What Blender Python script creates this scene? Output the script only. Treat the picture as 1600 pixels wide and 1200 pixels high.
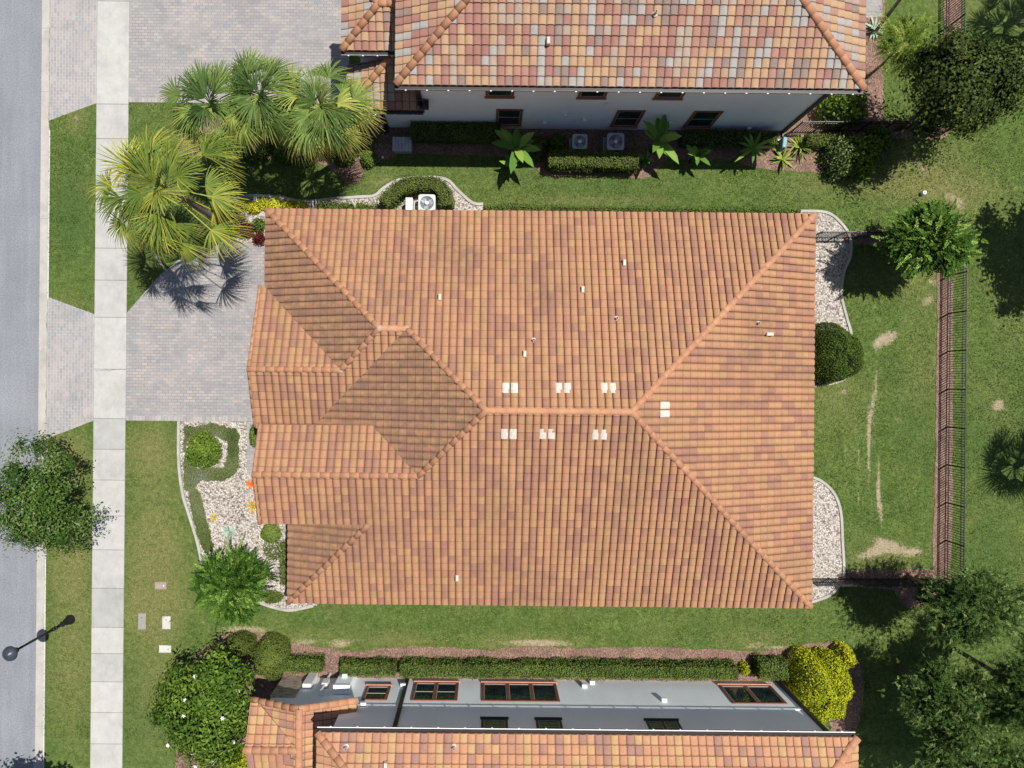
import bpy, bmesh, math, random
import numpy as np
from mathutils import Vector, Matrix
R = math.radians
for o in list(bpy.data.objects): bpy.data.objects.remove(o)
scene = bpy.context.scene
COL = scene.collection

# ---------------------------------------------------------------- camera, sky, sun
H, F, VX, VY, ROT = 34.0, 1109.0, 760.0, 600.0, 0.0095     # height, focal (px), nadir pixel, yaw
def at(px, py, z=0.0):
    s = (H - z) / F
    X, Y = (px - VX) * s, (VY - py) * s
    return Vector((X - ROT * Y, Y + ROT * X, z))
cam = bpy.data.cameras.new('camera'); camo = bpy.data.objects.new('camera', cam); COL.objects.link(camo)
camo.location = (0, 0, H); camo.rotation_euler = (0, 0, ROT)
cam.sensor_width = 36; cam.lens = F / 1600 * 36; cam.shift_x = 40 / 1600; cam.clip_end = 2000
scene.camera = camo
SUN = Vector((0.31, 0.185, 1.0)).normalized()
w = bpy.data.worlds.new('World'); scene.world = w; w.use_nodes = True
nt = w.node_tree; nt.nodes.clear()
sky = nt.nodes.new('ShaderNodeTexSky'); sky.sky_type = 'NISHITA'; sky.sun_disc = False
sky.sun_elevation = math.asin(SUN.z); sky.sun_rotation = math.atan2(SUN.x, SUN.y)
bg = nt.nodes.new('ShaderNodeBackground'); bg.inputs[1].default_value = 0.066
ow = nt.nodes.new('ShaderNodeOutputWorld')
nt.links.new(sky.outputs[0], bg.inputs[0]); nt.links.new(bg.outputs[0], ow.inputs[0])
sl = bpy.data.lights.new('sun', 'SUN'); sl.energy = 5.0; sl.angle = R(0.5); sl.color = (1.0, 0.96, 0.90)
so = bpy.data.objects.new('sun', sl); COL.objects.link(so); so.location = SUN * 60
so.rotation_euler = SUN.to_track_quat('Z', 'Y').to_euler()
scene.view_settings.view_transform = 'Standard'; scene.view_settings.look = 'None'
scene.view_settings.exposure = 0.34; scene.view_settings.gamma = 1.0
scene.cycles.max_bounces = 6

# ---------------------------------------------------------------- helpers
def tag(o, label=None, cat=None, group=None, kind=None):
    if label: o['label'] = label
    if cat: o['category'] = cat
    if group: o['group'] = group
    if kind: o['kind'] = kind
    return o
def thing(name, label, cat, loc=(0, 0, 0), group=None):
    o = bpy.data.objects.new(name, None); COL.objects.link(o); o.location = loc
    o.empty_display_size = .3
    return tag(o, label, cat, group)
def attr(me, name, vals):
    a = me.attributes.new(name, 'FLOAT', 'FACE'); a.data.foreach_set('value', np.asarray(vals, dtype=np.float32))
def link(name, me, m, parent=None, smooth=False):
    """mesh in world coordinates -> object, child of parent (an unrotated root)"""
    if m is not None:
        for mm in (m if isinstance(m, (list, tuple)) else [m]): me.materials.append(mm)
    if smooth: me.polygons.foreach_set('use_smooth', [True] * len(me.polygons))
    o = bpy.data.objects.new(name, me); COL.objects.link(o)
    if parent is not None:
        off = Vector((0, 0, 0)); p = parent
        while p is not None: off += p.location; p = p.parent
        me.transform(Matrix.Translation(-off)); o.parent = parent
    return o
def npmesh(name, V, Fq, tone=None, extra=None):
    """V (n,3), Fq (m,k) numpy"""
    me = bpy.data.meshes.new(name); V = np.asarray(V, dtype=np.float32); Fq = np.asarray(Fq, dtype=np.int32)
    m, k = Fq.shape
    me.vertices.add(len(V)); me.vertices.foreach_set('co', V.ravel())
    me.loops.add(m * k); me.loops.foreach_set('vertex_index', Fq.ravel())
    me.polygons.add(m); me.polygons.foreach_set('loop_start', np.arange(0, m * k, k, dtype=np.int32))
    try: me.polygons.foreach_set('loop_total', np.full(m, k, dtype=np.int32))
    except Exception: pass
    me.update(calc_edges=True)
    if tone is not None: attr(me, 'tone', tone)
    return me
class MB:
    def __init__(s): s.v = []; s.f = []; s.t = []
    def add(s, vs, fs, tone=0.5):
        b = len(s.v); s.v += [tuple(v) for v in vs]; s.f += [tuple(i + b for i in f) for f in fs]; s.t += [tone] * len(fs); return s
    def box(s, x0, x1, y0, y1, z0, z1, tone=.5, bev=0.0, rz=0):
        if bev:
            b = bev; cx, cy = (x0 + x1) / 2, (y0 + y1) / 2
            lo = [(x0, y0), (x1, y0), (x1, y1), (x0, y1)]; hi = [(x0 + b, y0 + b), (x1 - b, y0 + b), (x1 - b, y1 - b), (x0 + b, y1 - b)]
            vs = [(x, y, z0) for x, y in lo] + [(x, y, z1 - b) for x, y in lo] + [(x, y, z1) for x, y in hi]
            fs = [(3, 2, 1, 0)] + [(i, (i + 1) % 4, 4 + (i + 1) % 4, 4 + i) for i in range(4)] + [(4 + i, 4 + (i + 1) % 4, 8 + (i + 1) % 4, 8 + i) for i in range(4)] + [(8, 9, 10, 11)]
        else:
            vs = [(x0, y0, z0), (x1, y0, z0), (x1, y1, z0), (x0, y1, z0), (x0, y0, z1), (x1, y0, z1), (x1, y1, z1), (x0, y1, z1)]
            fs = [(3, 2, 1, 0), (4, 5, 6, 7), (0, 1, 5, 4), (1, 2, 6, 5), (2, 3, 7, 6), (3, 0, 4, 7)]
        if rz:
            cx, cy = (x0 + x1) / 2, (y0 + y1) / 2; c, n = math.cos(rz), math.sin(rz)
            vs = [(cx + (x - cx) * c - (y - cy) * n, cy + (x - cx) * n + (y - cy) * c, z) for x, y, z in vs]
        return s.add(vs, fs, tone)
    def poly(s, pts, z=None, tone=.5):
        vs = [tuple(p) if z is None else (p[0], p[1], z) for p in pts]
        return s.add(vs, [tuple(range(len(vs)))], tone)
    def prism(s, pts, z0, z1, tone=.5):
        n = len(pts); vs = [(p[0], p[1], z0) for p in pts] + [(p[0], p[1], z1) for p in pts]
        a = sum(pts[i][0] * pts[(i + 1) % n][1] - pts[(i + 1) % n][0] * pts[i][1] for i in range(n))
        fs = [tuple(range(n - 1, -1, -1)), tuple(range(n, 2 * n))] + [(i, (i + 1) % n, n + (i + 1) % n, n + i) for i in range(n)]
        if a < 0: fs = [f[::-1] for f in fs]
        return s.add(vs, fs, tone)
    def tube(s, pts, rad, n=8, tone=.5, cap=True):
        pts = [Vector(p) for p in pts]; rad = rad if isinstance(rad, (list, tuple)) else [rad] * len(pts)
        vs = []; fs = []; up = Vector((0, 0, 1)); prev = None
        for i, p in enumerate(pts):
            d = (pts[min(i + 1, len(pts) - 1)] - pts[max(i - 1, 0)]).normalized()
            a = prev if prev is not None else (Vector((1, 0, 0)) if abs(d.z) > .8 else up)
            a = (a - d * a.dot(d)); a = a.normalized() if a.length > 1e-4 else d.orthogonal().normalized(); prev = a; b = d.cross(a)
            for k in range(n):
                t = 2 * math.pi * k / n; vs.append(p + (a * math.cos(t) + b * math.sin(t)) * rad[i])
        for i in range(len(pts) - 1):
            for k in range(n): fs.append((i * n + k, i * n + (k + 1) % n, (i + 1) * n + (k + 1) % n, (i + 1) * n + k))
        if cap: fs += [tuple(range(n - 1, -1, -1)), tuple(range((len(pts) - 1) * n, len(pts) * n))]
        return s.add(vs, fs, tone)
    def lathe(s, prof, c=(0, 0), n=16, tone=.5, a0=0):
        vs = []; fs = []
        for r, z in prof:
            for k in range(n):
                t = 2 * math.pi * k / n + a0; vs.append((c[0] + r * math.cos(t), c[1] + r * math.sin(t), z))
        for i in range(len(prof) - 1):
            for k in range(n): fs.append((i * n + k, i * n + (k + 1) % n, (i + 1) * n + (k + 1) % n, (i + 1) * n + k))
        fs += [tuple(range(n - 1, -1, -1)), tuple(range((len(prof) - 1) * n, len(prof) * n))]
        return s.add(vs, fs, tone)
    def ribbon(s, pts, wdt, z0, z1, tone=.5):
        """low kerb following a 2-D line"""
        P = [Vector((p[0], p[1])) for p in pts]; L = []; Rr = []
        for i, p in enumerate(P):
            d = (P[min(i + 1, len(P) - 1)] - P[max(i - 1, 0)]).normalized(); n = Vector((-d.y, d.x)) * wdt / 2
            L.append(p + n); Rr.append(p - n)
        m = len(P); vs = [(p.x, p.y, z) for z in (z0, z1) for p in L + Rr]; fs = []
        for i in range(m - 1):
            fs += [(2 * m + i, 3 * m + i, 3 * m + i + 1, 2 * m + i + 1), (i, 2 * m + i, 2 * m + i + 1, i + 1), (m + i, m + i + 1, 3 * m + i + 1, 3 * m + i)]
        fs += [(0, m, 3 * m, 2 * m), (m - 1, 3 * m - 1, 4 * m - 1, 2 * m - 1)]
        return s.add(vs, fs, tone)
    def build(s, name, m, parent=None, smooth=False):
        me = bpy.data.meshes.new(name); me.from_pydata(s.v, [], s.f); me.update(); attr(me, 'tone', s.t)
        return link(name, me, m, parent, smooth)
def smoothline(pts, n=6, closed=False):
    P = [Vector((p[0], p[1])) for p in pts]; out = []
    N = len(P); rng = range(N if closed else N - 1)
    for i in rng:
        g = (lambda k: P[k % N]) if closed else (lambda k: P[max(0, min(N - 1, k))])
        a, b, c, d = g(i - 1), g(i), g(i + 1), g(i + 2)
        for k in range(n):
            t = k / n
            out.append(.5 * ((2 * b) + (c - a) * t + (2 * a - 5 * b + 4 * c - d) * t * t + (3 * b - a - 3 * c + d) * t ** 3))
    if not closed: out.append(P[-1])
    return out
def pxs(pts, z=0): return [at(p[0], p[1], z) for p in pts]

# ---------------------------------------------------------------- materials
class NT:
    def __init__(s, name, rough=.8, spec=.3):
        s.k = 1 if ('stucco' in name or 'white' in name) else .835
        s.m = bpy.data.materials.new(name); s.m.use_nodes = True; s.t = s.m.node_tree; s.n = s.t.nodes
        s.b = s.n['Principled BSDF']; s.b.inputs['Roughness'].default_value = rough; s.b.inputs['Specular IOR Level'].default_value = spec
    def l(s, a, b): s.t.links.new(a, b)
    def new(s, k, **kw):
        n = s.n.new(k)
        for a, b in kw.items(): setattr(n, a, b)
        return n
    def pos(s, scale=(1, 1, 1), rot=0):
        g = s.new('ShaderNodeNewGeometry'); mp = s.new('ShaderNodeMapping'); mp.inputs['Scale'].default_value = scale; mp.inputs['Rotation'].default_value = (0, 0, rot)
        s.l(g.outputs['Position'], mp.inputs[0]); return mp.outputs[0]
    def noise(s, scale, detail=3, rough=.55, vec=None, dist=0):
        n = s.new('ShaderNodeTexNoise'); n.inputs['Scale'].default_value = scale; n.inputs['Detail'].default_value = detail; n.inputs['Roughness'].default_value = rough; n.inputs['Distortion'].default_value = dist
        s.l(vec if vec is not None else s.pos(), n.inputs['Vector']); return n.outputs['Fac']
    def voro(s, scale, vec=None, feat='F1', out='Distance', rnd=1):
        n = s.new('ShaderNodeTexVoronoi'); n.feature = feat; n.inputs['Scale'].default_value = scale; n.inputs['Randomness'].default_value = rnd
        s.l(vec if vec is not None else s.pos(), n.inputs['Vector']); return n.outputs[out]
    def ramp(s, fac, stops, mode='LINEAR'):
        r = s.new('ShaderNodeValToRGB'); e = r.color_ramp.elements; r.color_ramp.interpolation = mode
        while len(e) > 1: e.remove(e[-1])
        e[0].position = stops[0][0]; e[0].color = tuple(stops[0][1]) + (1,)
        for p, c in stops[1:]:
            q = e.new(p); q.color = tuple(c) + (1,)
        s.l(fac, r.inputs[0]); return r.outputs[0]
    def attr(s, name):
        a = s.new('ShaderNodeAttribute'); a.attribute_name = name; return a.outputs['Fac']
    def mix(s, a, b, fac, mode='MIX'):
        m = s.new('ShaderNodeMix', data_type='RGBA', blend_type=mode)
        for v, i in ((a, 6), (b, 7)):
            if isinstance(v, (tuple, list)): m.inputs[i].default_value = tuple(v) + (1,)
            else: s.l(v, m.inputs[i])
        if isinstance(fac, (int, float)): m.inputs[0].default_value = fac
        else: s.l(fac, m.inputs[0])
        return m.outputs[2]
    def math(s, op, a, b=0, c=None, clamp=False):
        m = s.new('ShaderNodeMath', operation=op); m.use_clamp = clamp
        for i, v in enumerate((a, b) if c is None else (a, b, c)):
            if isinstance(v, (int, float)): m.inputs[i].default_value = v
            else: s.l(v, m.inputs[i])
        return m.outputs[0]
    def rng(s, v, a, b, c=0, d=1):
        m = s.new('ShaderNodeMapRange'); s.l(v, m.inputs[0])
        for i, x in enumerate((a, b, c, d)): m.inputs[i + 1].default_value = x
        return m.outputs[0]
    def bump(s, h, strength=.5, dist=.02):
        b = s.new('ShaderNodeBump'); b.inputs['Strength'].default_value = strength; b.inputs['Distance'].default_value = dist
        s.l(h, b.inputs['Height']); s.l(b.outputs[0], s.b.inputs['Normal'])
    def out(s, col):
        if s.k != 1:
            if isinstance(col, (tuple, list)): col = tuple(c * s.k for c in col)
            else: col = s.mix(col, (s.k,) * 3, 1.0, 'MULTIPLY')
        if isinstance(col, (tuple, list)): s.b.inputs['Base Color'].default_value = tuple(col) + (1,)
        else: s.l(col, s.b.inputs['Base Color'])
        return s.m
def plain(name, col, rough=.6, var=.15, scale=3, metal=0, bump=0, spec=.3):
    n = NT(name, rough, spec); n.b.inputs['Metallic'].default_value = metal
    d = tuple(c * (1 - var) for c in col); u = tuple(min(1, c * (1 + var)) for c in col)
    f = n.noise(scale, 5, .65); c = n.ramp(f, [(.3, d), (.7, u)])
    if bump: n.bump(n.noise(scale * 8, 3), bump, .01)
    return n.out(c)

def m_tile(name, pal, weather=.35, algae_shade=True):
    n = NT(name, .75, .25)
    t = n.attr('tone'); st = [(i / len(pal), c) for i, c in enumerate(pal)]
    c = n.ramp(t, st, 'CONSTANT')
    f = n.noise(2.2, 5, .7); c = n.mix(c, n.ramp(f, [(.3, (.80, .78, .76)), (.7, (1.08, 1.04, 1.0))]), .8, 'MULTIPLY')
    s1 = n.noise(14, 4, .7); c = n.mix(c, n.ramp(s1, [(.3, (.82, .80, .79)), (.65, (1.05, 1.05, 1.05))]), .6, 'MULTIPLY')
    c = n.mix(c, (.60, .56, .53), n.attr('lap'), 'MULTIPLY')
    if algae_shade:
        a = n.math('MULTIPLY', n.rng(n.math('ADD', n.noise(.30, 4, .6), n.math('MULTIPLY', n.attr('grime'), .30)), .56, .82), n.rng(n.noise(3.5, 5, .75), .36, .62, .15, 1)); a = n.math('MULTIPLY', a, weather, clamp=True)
        c = n.mix(c, (.185, .115, .075), a)  # brown stain mottling, also carries the shade painted into the west slopes
    n.bump(s1, .25, .01)
    return n.out(c)
# ---------------------------------------------------------------- tiled roofs
PITCH = 0.375
TW, TE = 0.31, 0.36
rng = np.random.default_rng(7)
class Pl:
    """roof plane facing d, z = z0 at coordinate e, rising inwards"""
    def __init__(s, d, e, z0, polys, grime=.25): s.d, s.e, s.z0, s.polys, s.grime = d, e, z0, polys, grime
    def z(s, x, y):
        return s.z0 + PITCH * {'N': s.e - y, 'S': y - s.e, 'E': s.e - x, 'W': x - s.e}[s.d]
def clip_np(bmv, poly): pass
def tiles(planes, name, m, parent, pal_w, hgt=.082, t=.040, patches=()):
    """every tile a curved piece with a raised front lip; one mesh for the whole roof covering"""
    fr = np.array([0, .06, .18, .34, .52, .70, .82, .885, .91, 1.0]); hh = np.array([.10, .50, .82, 1.0, .98, .80, .52, .20, -.45, -.40]) * hgt
    n = len(fr); cs = TE / math.sqrt(1 + PITCH ** 2)
    AV, AF, AT = [], [], []; base = 0; GR = []; AL = []; cum = np.cumsum(pal_w); cum = cum / cum[-1]
    for pl in planes:
        n_before = len(AT)
        ax = {'N': ((-1, 0), (0, -1)), 'S': ((1, 0), (0, 1)), 'E': ((0, 1), (-1, 0)), 'W': ((0, -1), (1, 0))}[pl.d]
        u, v = np.array(ax[0], float), np.array(ax[1], float); org = -v * 0 + (np.array([0, pl.e]) if pl.d in 'NS' else np.array([pl.e, 0]))
        tonemap = {}
        for poly in pl.polys:
            P = np.array(poly, float); a = np.sum(P[:, 0] * np.roll(P[:, 1], -1) - np.roll(P[:, 0], -1) * P[:, 1])
            if a < 0: P = P[::-1]
            uv = np.stack([(P - org) @ u, (P - org) @ v], 1)
            i0, i1 = int(math.floor(uv[:, 0].min() / TW)), int(math.ceil(uv[:, 0].max() / TW)); j0, j1 = int(math.floor(uv[:, 1].min() / cs)) - 1, int(math.ceil(uv[:, 1].max() / cs))
            edges = [(P[k], P[(k + 1) % len(P)]) for k in range(len(P))]
            bm = bmesh.new(); lay = bm.faces.layers.float.new('tone'); lay2 = bm.faces.layers.float.new('lap'); lay = bm.faces.layers.float['tone']; nb = 0
            for i in range(i0, i1):
                for j in range(j0, j1):
                    jit = -.004 + .008 * rng.random(); dx = (rng.random() - .5) * .008
                    lo, hi = j * cs, (j + 1) * cs + .01
                    if j < 0: continue
                    c0 = org + u * (i * TW) + v * lo; corners = [c0, c0 + u * TW, c0 + u * TW + v * (hi - lo), c0 + v * (hi - lo)]
                    inside = True; outside = False
                    for A, B in edges:
                        nrm = np.array([-(B - A)[1], (B - A)[0]]); ds = [float(np.dot(c - A, nrm)) for c in corners]
                        if min(ds) < -1e-6: inside = False
                        if max(ds) < 1e-4: outside = True; break
                    if outside: continue
                    key = (i, j)
                    if key not in tonemap:
                        k = int(np.searchsorted(cum, rng.random())); tonemap[key] = (k + .5) / len(pal_w)
                        if rng.random() < .33 and (i, j - 1) in tonemap: tonemap[key] = tonemap[(i, j - 1)]
                    tone = tonemap[key]
                    q = org[None] + u[None] * (i * TW + fr[:, None] * TW); vs = []
                    tilt = (rng.random() - .5) * .008
                    for vv, ex in ((lo + dx, t + tilt), (lo + (hi - lo) * .86 + dx, .008 + t * .12), (hi, .004)):
                        xy = q + v[None] * vv; z = pl.z(xy[:, 0], xy[:, 1]) + hh + ex + jit
                        vs.append(np.column_stack([xy, z]))
                    lip = vs[0].copy(); lip[:, 2] -= t + .03 ; VV = np.concatenate([vs[0], vs[1], vs[2], lip])
                    ff = []
                    lp_ = []
                    for k in range(n - 1):
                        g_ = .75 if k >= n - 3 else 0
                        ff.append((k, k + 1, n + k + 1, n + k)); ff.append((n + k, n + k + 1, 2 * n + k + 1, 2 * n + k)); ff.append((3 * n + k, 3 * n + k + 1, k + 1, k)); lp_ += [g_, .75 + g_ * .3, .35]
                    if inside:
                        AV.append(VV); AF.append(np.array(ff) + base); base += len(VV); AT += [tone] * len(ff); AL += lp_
                    else:
                        bv = [bm.verts.new(p) for p in VV]; nb += 1
                        for f, g_ in zip(ff, lp_): fc = bm.faces.new([bv[k] for k in f]); fc[lay] = tone; fc[lay2] = g_
            if nb:
                for A, B in edges:
                    nrm = Vector((-(B - A)[1], (B - A)[0], 0)).normalized()
                    bmesh.ops.bisect_plane(bm, geom=bm.verts[:] + bm.edges[:] + bm.faces[:], plane_co=(A[0], A[1], 0), plane_no=nrm, clear_inner=True, dist=1e-5)
                bmesh.ops.triangulate(bm, faces=[f for f in bm.faces if len(f.verts) > 4])
                bm.verts.index_update(); VV = np.array([v_.co[:] for v_ in bm.verts]); ff = []
                for f in bm.faces:
                    ids = [v_.index for v_ in f.verts]
                    if len(ids) == 3: ids.append(ids[2])
                    ff.append(ids); AT.append(f[lay]); AL.append(f[lay2])
                if len(VV): AV.append(VV); AF.append(np.array(ff) + base); base += len(VV)
            bm.free()
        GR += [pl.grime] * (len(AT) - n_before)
    V = np.concatenate(AV); Fc = np.concatenate(AF)
    tri = Fc[:, 2] == Fc[:, 3]
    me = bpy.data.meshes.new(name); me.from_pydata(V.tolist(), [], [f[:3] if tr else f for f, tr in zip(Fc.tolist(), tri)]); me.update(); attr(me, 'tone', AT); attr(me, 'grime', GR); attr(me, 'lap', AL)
    return link(name, me, m, parent, False)
def deck(planes, name, m, parent, drop=.03, thick=.16):
    mb = MB()
    for pl in planes:
        for poly in pl.polys:
            top = [(x, y, pl.z(x, y) - drop) for x, y in poly]; bot = [(x, y, z - thick) for x, y, z in top]; n = len(poly)
            mb.add(top, [tuple(range(n))]); mb.add(bot, [tuple(range(n - 1, -1, -1))])
    return mb.build(name, m, parent)
def fascia(segs, name, m, parent, h=.2, lift=.0):
    """boards along eaves and rakes: list of (p0, p1) 3-D top lines; thin vertical boxes outside the deck"""
    mb = MB()
    for a, b in segs:
        a, b = Vector(a), Vector(b); d = (b - a); n = Vector((-d.y, d.x, 0)).normalized() * .012; dn = Vector((0, 0, -h)); up = Vector((0, 0, lift))
        vs = [a + n + up, b + n + up, b - n + up, a - n + up]; vs += [q + dn for q in vs]
        mb.add(vs, [(0, 1, 2, 3), (7, 6, 5, 4), (0, 4, 5, 1), (1, 5, 6, 2), (2, 6, 7, 3), (3, 7, 4, 0)])
    return mb.build(name, m, parent)
def caps(lines, name, m, parent, r=.155, seg=.40, lift=.085, step=.016, tp=.04):
    """overlapping half-round ridge and hip tiles; each line runs from its low to its high end"""
    K = 9; out = []
    for a, c in lines:
        V, Fq, T = [], [], []; b = 0
        a, c = Vector(a), Vector(c); d = c - a; L = d.length; d.normalize(); nseg = max(1, round(L / seg)); sl_ = L / nseg
        side = d.cross(Vector((0, 0, 1))).normalized(); up = side.cross(d).normalized()
        for i in range(nseg):
            tone = rng.random(); jj = (rng.random() - .5) * .012
            for k2, (tt, rr, lf) in enumerate(((i * sl_ - .03, r * (1 + tp), step), ((i + 1) * sl_ + .02, r * (1 - tp), .0))):
                p = a + d * tt + up * (lift + lf)
                for k in range(K):
                    th = math.pi * (k / (K - 1)) ; V.append(p + side * (math.cos(th) * rr + jj) + up * (math.sin(th) * rr * .80 - .07))
            p = a + d * (i * sl_ - .03) + up * (lift + step)
            for k in range(K):
                th = math.pi * (k / (K - 1)); V.append(p + side * (math.cos(th) * r * .95) + up * (math.sin(th) * r * .74 - .085))
            for k in range(K - 1): Fq.append((b + k, b + k + 1, b + K + k + 1, b + K + k)); Fq.append((b + 2 * K + k, b + 2 * K + k + 1, b + k + 1, b + k)); T += [tone, tone]
            b += 3 * K
        out.append(link(name, npmesh(name, [tuple(v) for v in V], Fq, T), m, parent, True))
    return out
def box_vent(x, y, pl, parent, sx=.13, sy=.27, label=None):
    """small painted metal hood on a flange"""
    z = pl.z(x, y); mb = MB(); mb.box(x - sx / 2, x + sx / 2, y - sy / 2, y + sy / 2, z + .03, z + .24, bev=.025)
    o = mb.build('roof_vent', M['vent'], parent)
    MB().box(x - sx / 2 - .006, x - sx / 2 + .004, y - sy * .38, y + sy * .38, z + .07, z + .19).build('vent_shadow', M['bronze'], o); return o  # dark slab stands in for the shadow on the hood's left side
def pipe_vent(x, y, pl, parent):
    z = pl.z(x, y); mb = MB(); mb.lathe([(.11, z), (.105, z + .07), (.05, z + .1), (.05, z + .28), (.038, z + .28), (.036, z + .12)], (x, y), 14)
    return mb.build('vent_pipe', M['pipe'], parent)
def white_tiles(x, y, pl, parent):
    """pair of off-white ventilating tiles, barrels running up the slope"""
    K = 7; mb = MB()
    for s_ in (0, 1):
        vs = []; sx = s_ * .34
        for jv in (0, .4):
            for k in range(K):
                th = math.pi * k / (K - 1); du = -.15 * math.cos(th) + sx; hh = .07 * math.sin(th) + .045 + (.03 if jv == 0 else .0)
                if pl.d in 'NS': X, Y = x + du, y + jv * (-1 if pl.d == 'N' else 1)
                else: X, Y = x + jv * (-1 if pl.d == 'E' else 1), y + du
                vs.append((X, Y, pl.z(X, Y) + hh))
        vs += [(a, b, c - .09) for a, b, c in vs[:K]] + [(a, b, c - .09) for a, b, c in vs[K:]]
        fs = [(k, k + 1, K + k + 1, K + k) for k in range(K - 1)] + [(2 * K + k, 2 * K + k + 1, k + 1, k) for k in range(K - 1)] + [(K + k, K + k + 1, 3 * K + k + 1, 3 * K + k) for k in range(K - 1)]
        mb.add(vs, fs)
    return mb.build('vent_tile', M['vent'], parent)

M = {}
TC = dict(orange=(.56, .27, .13), tan=(.53, .31, .12), mauve=(.37, .185, .125), gold=(.52, .33, .15), brown=(.42, .22, .12))
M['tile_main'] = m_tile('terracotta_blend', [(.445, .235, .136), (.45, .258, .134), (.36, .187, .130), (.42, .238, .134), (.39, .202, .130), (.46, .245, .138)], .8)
M['tile_grey'] = m_tile('multicolour_blend', [(.39, .215, .16), (.46, .30, .18), (.44, .275, .175), (.28, .205, .175), (.38, .355, .33), (.40, .31, .245), (.34, .175, .14)], .1, False)
M['tile_south'] = m_tile('warm_blend', [(.51, .27, .155), (.51, .32, .16), (.36, .20, .155), (.49, .255, .15), (.43, .225, .15)], .1, False)
M['cap'] = m_tile('ridge_tile', [(.52, .27, .155), (.55, .29, .165), (.50, .255, .15), (.53, .265, .15)], .3)
M['vent'] = plain('vent_enamel', (.60, .53, .45), .6, .16, 9)
M['pipe'] = plain('pvc_pipe', (.50, .46, .42), .5, .1, 8)
M['mortar'] = plain('mortar', (.46, .32, .23), .9, .15, 6, bump=.3)
M['bronze'] = plain('dark_bronze', (.035, .03, .028), .45, .2, 3)
M['gutter_light'] = plain('gutter_rim', (.30, .27, .25), .45, .25, 6)
M['rim_dark'] = plain('rim_dark', (.10, .09, .08), .5, .2, 5)
M['stucco'] = None
def m_stucco(name, col):
    n = NT(name, .9, .15); f = n.noise(.7, 5, .6, n.pos((1, 1, .35))); c = n.ramp(f, [(.3, tuple(x * .93 for x in col)), (.7, tuple(min(1, x * 1.04) for x in col))])
    n.bump(n.noise(60, 3, .7), .35, .006); return n.out(c)
M['stucco'] = m_stucco('grey_stucco', (.85, .88, .90)); M['stucco_n'] = m_stucco('pale_stucco', (.88, .87, .84)); M['stucco_m'] = m_stucco('cream_stucco', (.6, .52, .4))
M['white'] = plain('white_paint', (.75, .75, .74), .5, .05, 3)
M['frame_red'] = plain('brown_red_frame', (.27, .10, .062), .5, .15, 5)
M['frame_dark'] = plain('dark_frame', (.05, .045, .04), .5, .15, 5)
def m_glass():
    n = NT('window_glass', .06, .6); c = n.ramp(n.noise(1.5, 2), [(.3, (.012, .022, .022)), (.7, (.03, .055, .055))]); return n.out(c)
M['glass'] = m_glass()

def window(parent, x0, x1, z0, z1, y, face, lights=1, frame='frame_red', rail=True):
    """face -1: wall looks to -y, +1: to +y.  frame > pane, sill"""
    f = MB(); t = .10; d = face; yo = y + d * .045; yi = y - d * .03
    def bx(a, b, c, e, ya, yb): f.box(a, b, min(ya, yb), max(ya, yb), c, e)
    bx(x0, x0 + t, z0, z1, yi, yo); bx(x1 - t, x1, z0, z1, yi, yo); bx(x0 + t, x1 - t, z0, z0 + t, yi, yo); bx(x0 + t, x1 - t, z1 - t, z1, yi, yo)
    wd = (x1 - x0 - 2 * t) / lights
    for k in range(1, lights): bx(x0 + t + k * wd - .06, x0 + t + k * wd + .06, z0 + t, z1 - t, yi, yo - d * .006)
    w_ = f.build('window', M[frame], parent)
    g = MB(); yg = y + d * .008
    g.box(x0 + t, x1 - t, min(y - d * .02, yg), max(y - d * .02, yg), z0 + t, z1 - t); g.build('pane', M['glass'], w_)
    s = MB()
    for k in range(lights):
        a, b = x0 + t + k * wd + (.06 if k else 0), x0 + t + (k + 1) * wd - (.06 if k < lights - 1 else 0)
        for q in ((a, a + .035), (b - .035, b)): s.box(q[0], q[1], min(yg, yo - d * .015), max(yg, yo - d * .015), z0 + t, z1 - t)
        for zq in ([z0 + t, z1 - t - .035] + ([(z0 + z1) / 2] if rail else [])): s.box(a + .035, b - .035, min(yg, yo - d * .018), max(yg, yo - d * .018), zq, zq + .035)
    s.build('sash', M['sash'], w_)
    l = MB(); l.box(x0 - .05, x1 + .05, min(y, y + d * .09), max(y, y + d * .09), z0 - .08, z0 - .003); l.build('sill', M['sill'] if frame == 'frame_red' else M['frame_dark'], w_)
    return w_
M['sash'] = plain('sash_paint', (.34, .31, .28), .5, .1, 5); M['sill'] = plain('terracotta_sill', (.55, .25, .16), .6, .12, 5)

def gutter(parent, x0, x1, y, z, face, n, m2='gutter_light'):
    g = MB(); yo = y + face * .13
    g.box(x0, x1, min(y + face * .005, yo), max(y + face * .005, yo), z - .16, z - .05)
    o = g.build('gutter', M['bronze'], parent)
    r = MB().box(x0, x1, min(yo + face * .002, yo + face * .03), max(yo + face * .002, yo + face * .03), z - .07, z - .035).build('gutter_rim', M[m2], o)
    for k in range(n):
        x = x0 + (k + .5) * (x1 - x0) / n; MB().box(x - .03, x + .03, min(yo + face * .032, yo + face * .06), max(yo + face * .032, yo + face * .06), z - .08, z - .02).build('gutter_hanger', M['white'], o)
    return o
def walls(parent, boxes, m, name='wall'):
    for (x0, x1, y0, y1, z0, z1) in boxes:
        MB().box(x0, x1, y0, y1, z0, z1).build(name, M[m], parent)

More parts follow.
